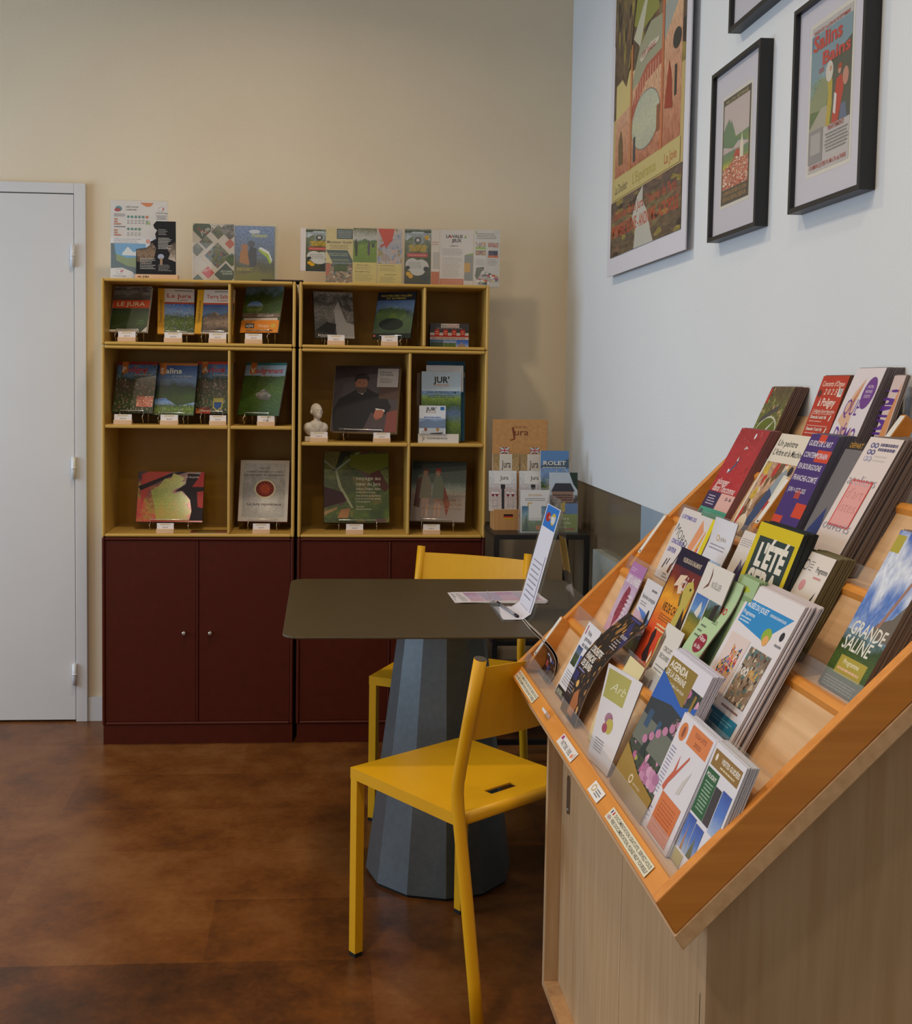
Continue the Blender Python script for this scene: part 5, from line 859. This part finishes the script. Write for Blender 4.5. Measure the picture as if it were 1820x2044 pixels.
# tier 3
rd = [('R', 0, 0, 1, .15, '#4a9c86'), ('R', 0, .15, .5, .32, '#3a2f52'), ('R', .5, .15, 1, .32, '#d4a8a0'), (T, .12, .40, .07, 'plonger', '#e4d4d0', .45, 'l', {'shear': .3}), (T, .1, .33, .07, "dans l'inconnu", '#e4d4d0', .8, 'l', {'shear': .3}), ('P', [(.3, .52), (.4, .60), (.45, .66), (.55, .72), (.5, .68), (.46, .6), (.38, .54)], '#4c5878'), ('P', [(.3, .52), (.28, .57), (.36, .56)], '#d8dce0'), ('P', [(.42, .66), (.44, .71), (.47, .66)], '#d8dce0'), ('P', [(.46, .78), (.6, .80), (.5, .82)], '#c8b8b8'), ('E', .62, .93, .03, .03, '#d8d4d4'), ('L', .1, .18, .42, .29, 4, '#b8b0c4', .4), (T, .72, .26, .03, '25 - 26', '#3a3440', .2), ('E', .1, .09, .06, .035, '#2c5c60')]
brochure(3, -2.129, 62.9, .148, .213, 1.568, 'redtex', rd, 'red brochure with a swimmer and green foot, far end of the second row', 7, .0024, .0018, '#8a5c5c', grp='red swimmer brochure')
lp = [('R', 0, .72, 1, 1, '#d8d0c0'), (T, .06, .88, .06, 'Un peintre', '#2a2a2c', .6), (T, .06, .79, .06, "L'Arbre et la Machine", '#2a2a2c', .9), ('P', [(.5, .45), (.62, .62), (.72, .68), (.86, .60), (.82, .48), (.66, .38)], '#8a949c'), ('E', .86, .66, .06, .045, '#2a2426'), ('P', [(.32, .05), (.42, .3), (.54, .48), (.7, .42), (.6, .2), (.5, .05)], '#3a4a6c'), ('P', [(.7, .36), (.74, .62), (1, .6), (.98, .4)], '#d4d0c0'), ('E', .25, .1, .14, .1, '#d8c8b0'), ('R', 0, .0, .05, 1, '#d8d0c0')]
brochure(3, -2.318, 61.7, .142, .213, 1.570, 'figures', lp, 'brochure with a painted worker and cream title block, right of the red swimmer brochure')
gd = [(T, .06, .90, .045, "GUIDE DE L'ART", '#d4ccd8', .84, 'l', {'bold': .02}), (T, .06, .80, .045, 'CONTEMPORAIN', '#d4ccd8', .86, 'l', {'bold': .02}), (T, .06, .70, .045, 'EN BOURGOGNE', '#d4ccd8', .84, 'l', {'bold': .02}), (T, .06, .60, .045, 'FRANCHE-COMTÉ', '#d4ccd8', .88, 'l', {'bold': .02}), (T, .08, .50, .038, 'JUIN > OCT. 2025', '#d4ccd8', .66, 'l')]
g2 = [('R', .35, .93, .6, 1, '#c8442c'), ('R', .5, .77, 1, .87, '#c8442c'), ('R', .4, .45, .6, .52, '#a8403c'), ('R', .62, .30, 1, .42, '#c8442c'), ('R', 0, .19, .35, .29, '#c44430'), ('R', .55, .05, .85, .16, '#c8442c')]
brochure(3, -2.510, 65.7, .102, .215, 1.555, '#442e70', g2+gd, 'purple contemporary art guide with orange blocks, middle of the second row', 7, .0032, .0026, '#585868', grp='purple art guide')
brochure(3, -2.628, 64, .105, .212, 1.560, '#6e6a6c', [('R', 0, .93, 1, 1, '#2a2828'), (T, .1, .945, .04, 'DÉPART', '#b8862c', .4), ('P', [(.5, .2), (.55, .5), (.8, .85), (1, .95), (1, .3), (.7, .1)], 'yellowfig'), ('P', [(0, 0), (.1, .25), (.35, .45), (.5, .2), (.4, 0)], '#2c3a70'), ('P', [(.2, 0), (.3, .18), (.42, .15), (.36, 0)], '#d8d4cc')], 'grey brochure with a yellow dancing figure, half hidden behind the white studio brochure')
at = [('L', .42, .93, .95, .97, 1, '#5a5474', .55, .1), ('L', .42, .895, .95, .935, 1, '#5a5474', .55, .1), ('L', .42, .82, .85, .88, 2, '#c0b8b8', .4)]+[z for i, y_ in enumerate((.94, .89, .84)) for z in (('E', .20, y_, .06, .02, '#5a5c8c' if i < 2 else '#a8a8c0'), ('E', .20, y_, .03, .01, '#d6c8c4'), ('E', .32, y_, .06, .02, '#5a5c8c' if i < 2 else '#a8a8c0'), ('E', .32, y_, .03, .01, '#d6c8c4'))]
at += [('R', .17, .33, .82, .68, '#c4403c'), ('R', .20, .345, .79, .665, '#d89c98'), (T, .05, .64, .075, 'ateliers', '#a0a0ac', .86, 'l', {'bold': -.012}), (T, .24, .54, .08, "d'art", '#c48480', .5, 'l', {'bold': -.012}), (T, .24, .44, .08, 'istes', '#c48480', .5, 'l', {'bold': -.012}), (T, .05, .30, .075, 'ouverts', '#a0a0ac', .84, 'l', {'bold': -.012}), ('R', 0, 0, 1, .08, '#d8c0b8')]
brochure(3, -2.712, 61.8, .100, .228, 1.538, '#d6cac6', at, 'white open studios brochure with a pink rectangle, near end of the second row', 14, .0033, .0026, '#6e625e', grp='white open studios brochure', slip=.006)
# tier 2
mz = [('T', .10, .86, .05, 'LE SEPTEMBRE 2025', '#5450a0', .8, 'l', {'bold': .03}), (T, .06, .66, .13, 'MOREZ', '#2c4838', .72, 'l', {'rot': -.35, 'bold': -.01}), (T, .12, .50, .06, 'CONCOURS DE', '#5450a0', .7, 'l', {'bold': .03}), (T, .12, .38, .06, 'LENTEUR', '#5450a0', .45, 'l', {'bold': .03}), ('P', [(.55, .12), (.58, .22), (.66, .26), (.7, .2), (.66, .1)], '#6a4434'), ('P', [(.66, .24), (.84, .5), (.95, .56), (.93, .52), (.84, .44), (.7, .22)], '#3c2c28'), ('P', [(.2, .14), (.28, .28), (.33, .28), (.25, .14)], '#3a3440'), ('P', [(.36, .2), (.42, .3), (.46, .3), (.4, .2)], '#3a3440'), ('L', .4, .02, .7, .1, 2, '#6a6058', .5)]
brochure(2, -2.186, 66.9, .105, .150, 1.470, '#d2ccca', mz, 'white brochure with blue boxed words and a pipe drawing, far end of the third row')
brochure(2, -2.290, 66.5, .088, .147, 1.468, '#d0cccc', [('P', [(.1, .55), (.3, .95), (.6, .8), (.4, .5), (.2, .4)], '#d8946c'), ('P', [(.3, .1), (.5, .5), (.75, .9), (.7, .5), (.5, .1)], 'citrus'), ('R', .80, 0, 1, 1, '#d8c81c'), ('P', [(.1, .0), (.2, .4), (.3, .2), (.25, 0)], '#c8506c'), ('R', .45, 0, .8, .25, 'forest')], 'brochure with orange sketches and a bright yellow right edge in the third row')
def curl(x, y):
    # page whose top corner flops towards the camera
    return (x, y, .03*max(0, y/.155-.72)**1.2*1.0+.006*math.sin(x*40)*(y/.155)), (0, 0, 1)
brochure(2, -2.412, 65.9, .098, .157, 1.455, '#d4d4dc', [('R', .03, .0, .97, .52, '#98b4d4'), ('P', [(.25, .40), (.25, .50), (.42, .50), (.42, .48), (.3, .48), (.3, .40)], '#c89838'), ('P', [(.70, .40), (.70, .48), (.62, .48), (.62, .50), (.76, .50), (.76, .40)], '#c89838'), ('R', .33, .08, .70, .44, '#d8dade'), ('E', .5, .78, .07, .035, '#c8a468'), ('E', .5, .78, .045, .022, '#d4d4dc'), (T, .6, .76, .04, 'JURA', '#a8a090', .2), ('L', .2, .64, .85, .72, 2, '#9a98a4', .35, .1, 'c')], 'white curling sheet with a pale blue panel and orange corners, middle of the third row', bend=curl)
brochure(2, -2.525, 66, .100, .150, 1.463, '#d4ccc4', [('P', [(.05, 0), (.12, .35), (.3, .5), (.38, .68), (.5, .6), (.62, .78), (.8, .8), (1, .9), (1, 0)], 'inkblot'), ('L', .05, .82, .6, .92, 4, '#8a8490', .3), (T, .32, .18, .10, 'POÉSIE', '#c8c4c8', .6), (T, .1, .06, .07, 'DÉBATS', '#3a3440', .5)], 'cream brochure with a navy ink blot, left of the yellow bordered booklet')
lt = [('P', rounded(.02, .98, .01, .99, .02), '#cdb818'), ('P', [(.10, .08), (.92, .08), (.92, .88), (.10, .88)], '#2c3c3a'), (T, .2, .62, .20, "L'ÉTÉ", '#ddd8cc', .64, 'l', {'bold': .05}), (T, .16, .38, .20, 'SERA', '#ddd8cc', .68, 'l', {'bold': .05}), ('E', .52, .34, .07, .05, '#8a5a44'), ('P', [(.4, .14), (.44, .3), (.6, .3), (.66, .14), (.56, .08)], '#a8302c'), ('E', .52, .2, .06, .05, '#2a2426')]
brochure(2, -2.640, 69.5, .160, .178, 1.443, '#cdb818', lt, 'dark booklet with a bright yellow border, third row', 4, .0045, .0040, '#22282a', grp='yellow bordered booklet', slip=0)
pg = [('E', .2, .87, .09, .055, '#5a585c'), ('E', .21, .87, .07, .042, '#d4ccc4'), ('L', .32, .82, .45, .93, 4, '#8a8684', .35), (T, .58, .83, .055, 'Programme', '#4a484c', .38), ('L', .6, .76, .95, .80, 1, '#c88a88', .5), ('E', .38, .68, .09, .055, '#cc9090'), ('P', [(.05, .28), (.25, .44), (.45, .48), (.65, .42), (.9, .3), (.8, .2), (.2, .18)], '#c8b8a8'), ('P', [(.22, .42), (.26, .50), (.42, .44)], '#b8402c'), ('P', [(.54, .42), (.6, .58), (.66, .42)], '#b8402c'), ('P', [(.7, .38), (.74, .52), (.80, .38)], '#b8402c'), ('P', [(.82, .56), (.9, .66), (.88, .56), (.94, .52), (.84, .5)], '#3a383a')]
brochure(2, -2.786, 63.1, .093, .160, 1.446, '#d6cec6', pg, 'cream programme brochure with small red pointed roofs, third row', 7, .0032, .0024, '#6c6448', grp='red roofed programme brochure')
gs = [('R', .0, .86, .22, .97, '#a89c3c'), ('P', [(.5, .36), (.6, .45), (.85, .5), (1, .6), (1, .2), (.5, .15)], '#6a6258'), ('P', [(.60, .42), (1, .95), (1, .88), (.66, .42)], '#9c7464'), ('R', 0, .0, 1, .36, 'forest'), (T, .1, .34, .085, 'GRANDE', '#dad8cc', .84, 'l', {'shear': .1}), (T, .08, .245, .085, 'SALINE', '#dad8cc', .7, 'l', {'shear': .1}), ('R', .2, .10, .88, .21, '#a8983c'), (T, .52, .165, .03, 'Programme', '#dcd8b8', .4, 'c'), ('L', .25, .12, .83, .15, 1, '#d8b090', .5, .1), ('R', 0, 0, 1, .085, '#4c5044'), ('L', .08, .01, .9, .075, 4, '#8a8c80', .35)]
brochure(2, -2.990, 62.5, .100, .226, 1.446, 'clouds', gs, 'tall brochure with blue sky and a stone roof, near end of the third row', 9, .0034, .0026, '#78685c', grp='blue sky saline brochure')
# tier 1
brochure(1, -2.200, 66.4, .094, .150, 1.364, 'pinky', [('R', 0, .84, 1, 1, '#a874a8'), ('L', .08, .88, .5, .94, 2, '#c8a8c8', .4), (T, .08, .72, .10, "L'ART & LA MANIÈRE", '#ddd8dc', .88, 'l', {'bold': .04}), ('P', [(.25, .28), (.3, .55), (.42, .68), (.6, .66), (.72, .5), (.6, .25), (.42, .12), (.38, .05), (.36, .12)], 'grape'), ('L', .62, .25, .95, .6, 6, '#d8ccd4', .45)], 'pink brochure with a bunch of dark grapes, far end of the fourth row')
brochure(1, -2.345, 69.2, .095, .138, 1.361, '#d2d0d4', [('L', .5, .86, .9, .92, 1, '#6a6a70', .5), (T, .1, .74, .06, 'Randonnée accompagnée', '#4c5058', .8), ('L', .12, .64, .6, .71, 2, '#7a7a80', .35), ('P', [(0, .3), (0, .56), (.3, .55), (1, .42), (1, .3)], '#c8a8b8'), ('P', [(.1, .6), (.6, .58), (1, .5), (1, .44), (.5, .5)], '#5a80c8'), ('P', [(0, 0), (0, .35), (.3, .38), (.6, .25), (1, .32), (1, 0)], 'darkhill'), ('E', .76, .52, .07, .12, '#2c3038')], 'white hiking brochure with a dark hill photo, second in the fourth row')
vc = [('R', 0, .86, 1, 1, '#1c1430'), (T, .55, .90, .035, 'VILLERS-SOUS-CHALAMONT', '#c8b8a0', .66, 'c', {'bold': .02}), ('P', [(.28, .70), (.36, .80), (.6, .82), (.5, .74), (.62, .68), (.5, .66), (.42, .72)], '#d8c0a8'), (T, .52, .70, .12, 'ciel', '#d4ccc8', .3), (T, .22, .50, .065, 'VIE DE CHEVAL', '#2a1a14', .74, 'l'), ('L', .24, .42, .86, .48, 3, '#8a5020', .4), ('L', .3, .34, .8, .40, 2, '#e0c890', .5), ('P', [(.52, .02), (.60, .16), (.58, .30), (.70, .42), (.74, .60), (.66, .70), (.70, .77), (.84, .80), (.98, .74), (.96, .62), (.90, .48), (.90, .36), (.80, .20), (.64, .10)], '#b8a850'), ('P', [(.90, .60), (1, .5), (1, .15), (.88, .3)], '#2a1814'), ('E', .86, .735, .03, .012, '#3a2c14'), ('P', [(.66, .70), (.62, .66), (.70, .58), (.74, .6)], '#6a5a28'), ('P', [(.25, .12), (.30, .22), (.28, .30), (.36, .36), (.42, .30), (.40, .2), (.5, .1), (.35, .08)], '#2a1410'), ('P', [(.48, .1), (.52, .2), (.56, .16), (.54, .08)], '#e0c8a8'), ('L', .2, .03, .75, .09, 2, '#d88a50', .4), ('R', 0, 0, .02, .8, '#2a1838')]
brochure(1, -2.474, 66.9, .138, .226, 1.343, 'fire', vc, 'orange and black horse show brochure with a pale horse head, fourth row')
brochure(1, -2.630, 69.0, .116, .222, 1.344, '#d4d0ca', [('P', [(.18, .80), (.30, .86), (.30, .95), (.26, .98), (.34, .92), (.34, .84)], '#6a4034'), (T, .42, .84, .045, 'NOËLLIER', '#8a8886', .36), ('R', .05, .36, .52, .76, 'vine'), ('P', [(.22, .62), (.34, .72), (.42, .66), (.38, .6)], '#d0ccc4'), ('R', .55, .36, 1, .76, 'forest'), ('P', [(.60, .36), (.8, .74), (.95, .76), (.8, .36)], '#2c2420'), (T, .2, .24, .035, 'CIRCUIT', '#4a4846', .26), (T, .16, .18, .035, 'DÉCOUVERTE', '#4a4846', .36), ('L', .16, .10, .5, .14, 1, '#8a8886', .5), ('R', .3, 0, .36, .08, '#5a3428')], 'white vineyard brochure with field and vine photos, fourth row behind the green one')
brochure(1, -2.600, 66, .085, .11, 1.325, '#d4d0c8', [('P', [(0, .2), (0, .9), (.22, .8), (.2, .3)], 'rockbrown'), (T, .35, .62, .07, 'CIRCUIT', '#4a4846', .45), (T, .30, .50, .07, 'DÉCOUVERTE', '#4a4846', .6), ('L', .3, .3, .9, .42, 2, '#8a8886', .35), ('R', .45, 0, .55, .16, '#5a3428')], 'small white discovery trail card low in the fourth row')
def wave(x, y): return (x, y, .010*math.sin(y*24)), (0, 0, 1)
gr = [('E', .62, .90, .16, .02, '#a8b83c'), ('R', .1, .78, .25, .83, '#5a6ab0'), (T, .5, .75, .05, 'BIO', '#b03a3c', .32, 'l', {'bold': .04}), (T, .5, .66, .03, '2025', '#5a6a54', .26), ('L', .12, .52, .45, .64, 3, '#6a7a64', .35), ('E', .62, .50, .26, .075, '#8a2038'), (T, .62, .52, .035, 'Fête', '#ddd4d0', .34, 'c'), (T, .62, .46, .03, 'du Bio', '#ddd4d0', .34, 'c'), (T, .2, .28, .05, 'valdipoline', '#b05040', .66, 'l', {'shear': .2}), ('E', .4, .36, .14, .02, '#8ab84c'), ('R', .08, .08, .5, .18, '#2c2e2c'), ('L', .12, .1, .46, .16, 3, '#9aa090', .35), ('E', .72, .10, .22, .075, '#cc4c24'), ('P', [(.68, .03), (.70, .14), (.76, .14), (.74, .03)], '#3a2018'), ('E', .88, .17, .08, .02, '#7a9c30'), ('L', .12, .2, .5, .26, 2, '#6a7a64', .35)]
brochure(1, -2.700, 67, .075, .215, 1.335, '#a9c49a', gr, 'wavy pale green organic food brochure with an orange disc, fourth row', 0, bend=wave)
brochure(1, -2.735, 67.5, .075, .222, 1.352, '#9cb88c', [('E', .5, .92, .25, .02, '#a8b83c'), ('R', 0, .84, 1, .88, '#7e9c70')], 'second pale green brochure just behind the wavy one', 3, .0034, .0024, '#8ca47c', grp='second pale green brochure')
mj = [('P', [(.05, .74), (.05, .90), (.95, .90), (.62, .70)], '#2c86c4'), (T, .08, .85, .035, 'MUSÉE DU JOUET', '#dce4ec', .42, 'l', {'bold': .02}), (T, .55, .855, .018, 'MOIRANS-EN-MONTAGNE', '#dce4ec', .3), (T, .07, .80, .028, 'Programme', '#dce4ec', .24), ('L', .07, .745, .35, .79, 2, '#b8d0e4', .45), ('E', .66, .74, .08, .05, '#8aa83c'), ('E', .68, .71, .05, .035, '#d8a060'), ('E', .90, .78, .035, .03, '#2a2a30'), (T, .85, .71, .022, 'musée', '#6a6a74', .12), ('R', .07, .28, .47, .66, '#d4c4c0'), ('P', [(.12, .34), (.14, .46), (.24, .52), (.22, .60), (.32, .56), (.4, .60), (.42, .46), (.38, .32), (.24, .34)], 'crowd'), (T, .12, .325, .03, 'JOUETS', '#c8a828', .24, 'l', {'bold': .06}), ('R', .52, .28, .92, .64, 'sepia'), (T, .53, .46, .05, '100', '#d8d4d0', .16, 'l', {'bold': .02}), (T, .70, .47, .04, 'FÊLÉ', '#c89a50', .16, 'l', {'bold': .04}), ('L', .1, .23, .42, .26, 1, '#8a6a64', .4), ('L', .54, .23, .9, .26, 1, '#8a6a64', .4), ('R', .05, .02, .95, .20, '#2a7898'), ('R', .26, .045, .46, .175, '#b8bcc0'), ('L', .5, .14, .9, .18, 2, '#7ab0c4', .35), ('R', .84, .04, .91, .09, '#1c2830')]
brochure(1, -2.790, 62.4, .174, .226, 1.333, '#d6d2d6', mj, 'large white toy museum programme with a blue wedge, near end of the fourth row', 9, .0022, .0012, '#c8c0c4', grp='white toy museum programme', slip=.008)
# tier 0 (front)
def curlback(x, y):
    r = .055; a = min(y/r, 2.5); return (x, r*math.sin(a*.85)+.0, -.006+r*.55*(1-math.cos(a))), (0, 0, 1)
def profile_bend(pts, y0, L):
    pts = [(a-.013, b) for a, b in pts]
    def f(x, y):
        t = max(0, min(.9999, y/L))*(len(pts)-1); i = int(t); fr = t-i; fr = fr*fr*(3-2*fr)*.0+fr
        a, b = pts[i], pts[i+1]; px, pz = a[0]+(b[0]-a[0])*fr, a[1]+(b[1]-a[1])*fr
        p0, p1 = pts[max(i-1, 0)], pts[min(i+2, len(pts)-1)]; tx, tz = p1[0]-p0[0], p1[1]-p0[1]; q = math.hypot(tx, tz)
        return (px, y0-x, pz), (-tz/q, 0, tx/q)
    return f
CURL = [(1.262, .748), (1.270, .757), (1.276, .770), (1.279, .784), (1.278, .797), (1.272, .810), (1.262, .823), (1.251, .834), (1.238, .846), (1.226, .858)]
thing_page('brochure', .088, .135, 'night', [('R', .1, .2, .3, .3, '#b8504a'), ('R', .35, .15, .5, .25, '#3a4a90'), ('R', .5, .3, .8, .36, '#3a4a90'), ('R', .15, .38, .4, .42, '#c8c4cc'), ('E', .5, .35, .1, .05, '#c8c4cc')], Matrix.Identity(4), 'black brochure curled over backwards at the far end of the front row', 'brochure', .0012, '#b8b2ae', bend=profile_bend(CURL, -2.128, .135))
thing_page('brochure', .080, .125, 'dusk', [], Matrix.Identity(4), 'second curled black brochure behind the first at the far end of the front row', 'brochure', .0010, '#b8b2ae', bend=profile_bend([(x+.009-.0006*k, z+.002) for k, (x, z) in enumerate(CURL)], -2.124, .125))
brochure(0, -2.270, 64.5, .096, .153, 1.253, '#d6d6dc', [(T, .25, .86, .055, 'Visite', '#3a3c44', .3, 'l', {'bold': .02}), (T, .25, .78, .055, 'gourmande', '#3a3c44', .5, 'l', {'bold': .02}), (T, .25, .70, .055, 'aux plantes', '#3a3c44', .52, 'l', {'bold': .02}), ('R', .1, .84, .16, .96, '#a04a60'), ('R', .08, .42, .45, .68, 'darkhill'), ('R', .5, .42, .8, .6, 'skyblue'), ('L', .12, .16, .8, .36, 6, '#8a8a94', .3), ('R', .05, 0, .7, .12, '#1f2420'), (T, .12, .03, .05, 'SENTIERS', '#c8d0b8', .4)], 'white walk flyer with a small forest photo, in the front row at the far end')
oj = [('R', 0, 0, 1, .14, '#1c1c28'), ('P', [(.55, .98), (1, .80), (1, .70), (.62, .86), (.5, .92)], '#2c2a5c'), (T, .1, .56, .055, "L'ORCHESTRE", '#dcd8d0', .6, 'l', {'bold': .03}), (T, .1, .49, .055, 'FRANÇAIS', '#dcd8d0', .48, 'l', {'bold': .03}), (T, .1, .42, .055, 'DES JEUNES', '#dcd8d0', .54, 'l', {'bold': .03}), ('L', .1, .375, .6, .40, 1, '#8a88b8', .5), (T, .62, .80, .028, 'ORCHESTRE', '#c8c4d0', .3), ('L', .62, .68, .9, .78, 4, '#a8a4b0', .35), ('R', .05, .28, .3, .36, '#2c2a60'), ('L', .06, .16, .35, .26, 4, '#9a96a8', .35), ('E', .42, .28, .07, .03, '#d8a860'), ('P', [(.4, .04), (.45, .2), (.6, .26), (.8, .16), (.7, .03)], '#a8683c'), ('E', .86, .12, .05, .03, '#d0a060'), ('P', [(.35, .82), (.42, .92), (.52, .88), (.46, .78)], '#8a6434'), ('R', .3, .97, .8, .99, '#3a3878')]
def orch_bend(x, y):
    q = y/.215; return (x, y, .022*math.sin(q*math.pi)), (0, 0, 1)
brochure(0, -2.384, 55.5, .115, .218, 1.240, 'night', oj, 'black orchestra brochure with bold white title bowing out of the front row', bend=orch_bend)
brochure(0, -2.556, 65.4, .085, .158, 1.250, '#d8cc9c', [('R', .08, .1, .085, .8, '#b88870'), ('L', .14, .2, .5, .3, 2, '#b88870', .4), ('L', .2, .45, .6, .5, 1, '#b88870', .4), ('R', .6, .5, .9, .7, '#8a8478')], 'cream folded flyer behind the curled white and olive one in the front row', bend=lambda x, y: ((x, y, .005*math.sin(y*30)), (0, 0, 1)))
def rollb(x, y):
    u = x/.09; return (x*(1-.1*u), y, .034*max(0, 1-u)**1.6*(.35+.65*y/.153)), (.3*(1-u), 0, 1)
brochure(0, -2.658, 70, .090, .153, 1.236, '#d6d2d4', [('R', .04, .66, .62, .96, '#a8a040'), (T, .16, .76, .10, 'Arb', '#d8d8b8', .42, 'l', {'shear': .4, 'bold': -.01}), ('E', .35, .48, .12, .07, 'grape'), ('E', .42, .42, .12, .08, '#b8a83c'), ('E', .3, .38, .08, .05, '#9a3c50'), ('L', .12, .12, .5, .26, 5, '#7a7a80', .35)], 'curled white wine brochure with an olive square in the front row', bend=rollb)
ag = [('R', 0, .86, 1, 1, '#d4d2de'), ('P', [(.03, .80), (.03, .955), (.72, .955), (.72, .72)], '#8a7434'), (T, .07, .885, .05, 'AGENDA', '#dcd8cc', .46, 'l', {'bold': .03}), (T, .07, .83, .04, 'DE LA SEMAINE', '#dcd8cc', .50, 'l', {'bold': .02}), (T, .07, .785, .022, 'Arbois, Poligny, Salins, Coeur du Jura', '#dcd8cc', .56), ('P', [(0, .62), (0, .84), (.7, .72), (1, .78), (1, .66)], '#2c5cb0'), ('P', [(0, .52), (0, .64), (.5, .69), (1, .66), (1, .5)], '#33383e'), ('P', [(0, .35), (0, .53), (1, .52), (1, .35)], '#6a6e64'), ('R', .12, .46, .24, .58, '#36516e'), ('R', .42, .47, .5, .56, '#36516e'), ('P', [(.3, .3), (.34, .46), (.44, .47), (.42, .36), (.46, .3)], '#2a3430'), ('E', .82, .60, .14, .06, 'flowers'), ('R', .86, .62, .91, .84, '#8a7434')]+[('E', .3+.11*i, .40+.045*i, .06, .028, '#b87c9c') for i in range(6)]+[('E', .62+.09*(i % 4), .22+.05*(i//4), .07, .035, ('#bc86a6', '#a86e92', '#c898b4')[i % 3]) for i in range(8)]+[('P', [(0, 0), (1, 0), (1, .16), (.5, .20), (0, .30)], '#9a7c34'), ('E', .42, .14, .05, .03, '#d8ccb0'), ('E', .42, .14, .03, .018, '#9a7c34'), (T, .5, .125, .02, 'coeur du Jura', '#d8ccb0', .2)]
brochure(0, -2.757, 65.0, .165, .224, 1.236, 'flowers', ag, 'large weekly agenda booklet with pink flowers in front of a stone house, front row', 6, .0022, .0014, '#c8c8d8', grp='weekly agenda booklet')
brochure(0, -2.902, 67.4, .125, .162, 1.238, '#d6d4dc', [('E', .17, .86, .11, .08, '#cc7a44'), ('E', .18, .86, .035, .05, '#8a4c34'), ('P', [(.34, .80), (.34, .97), (.94, .97), (.94, .80)], '#d07c48'), (T, .64, .90, .035, 'YOGA D’ÉTÉ', '#8a4830', .34, 'c'), (T, .64, .83, .035, '2025', '#8a4830', .2, 'c'), ('P', [(.22, .38), (.26, .45), (.34, .55), (.36, .7), (.40, .56), (.58, .74), (.6, .72), (.42, .52), (.34, .44), (.3, .36)], '#c06048'), ('P', [(.6, .42), (.66, .55), (.78, .66), (.72, .52), (.7, .44)], '#c4c0bc'), ('L', .04, .3, .2, .72, 14, '#9a9ab4', .35, .1), ('R', .30, .02, .90, .36, '#cc7440'), ('L', .36, .08, .84, .32, 8, '#a85830', .3, .2, 'c'), ('L', .05, .05, .25, .2, 4, '#9a9ab4', .35)], 'white yoga flyer with two orange blocks, front row', 4, .0020, .0012, '#c8c8d4', grp='white and orange yoga flyer')
brochure(0, -3.022, 69.2, .105, .160, 1.244, '#d6d6de', [('P', [(.10, .82), (.10, .955), (.95, .955), (.95, .82)], '#8c6c34'), ('E', .2, .90, .035, .03, '#dcd4c0'), (T, .36, .885, .04, 'VISITES GUIDÉES', '#dcd8cc', .56, 'l', {'bold': .03}), ('L', .38, .84, .9, .87, 1, '#d0c4a0', .45), ('R', .08, .42, .46, .80, '#2c5c38'), (T, .27, .73, .035, 'POLIGNY', '#dcdcd4', .3, 'c', {'bold': .02}), ('L', .14, .46, .42, .71, 9, '#9ab49c', .4, .3, 'c'), ('R', .47, .42, .66, .72, 'dusk'), ('R', .68, .40, .95, .74, 'skyblue'), ('R', .08, .12, .34, .40, 'skyblue'), ('P', [(.18, .12), (.2, .34), (.24, .12)], '#b08050'), ('R', .36, .12, .62, .38, 'skyblue'), ('P', [(.4, .12), (.48, .3), (.56, .12)], '#6c7058'), ('R', .08, 0, .36, .10, '#b0a03c'), ('P', [(.72, .3), (.95, .36), (.95, .2)], '#8a2c44')], 'white guided visits leaflet with a green square, near end of the front row', 5, .0024, .0016, '#c4c4cc', grp='white guided visits leaflet')
# clear end block in the front tray
tag(MB().prism([(1.228, .7475), (1.250, .7475), (1.262, .768), (1.240, .768)], -2.245, -2.185, 'y', M_CLEARY).build('acrylic_block'), 'small clear acrylic block in the front tray at the far end', 'block')
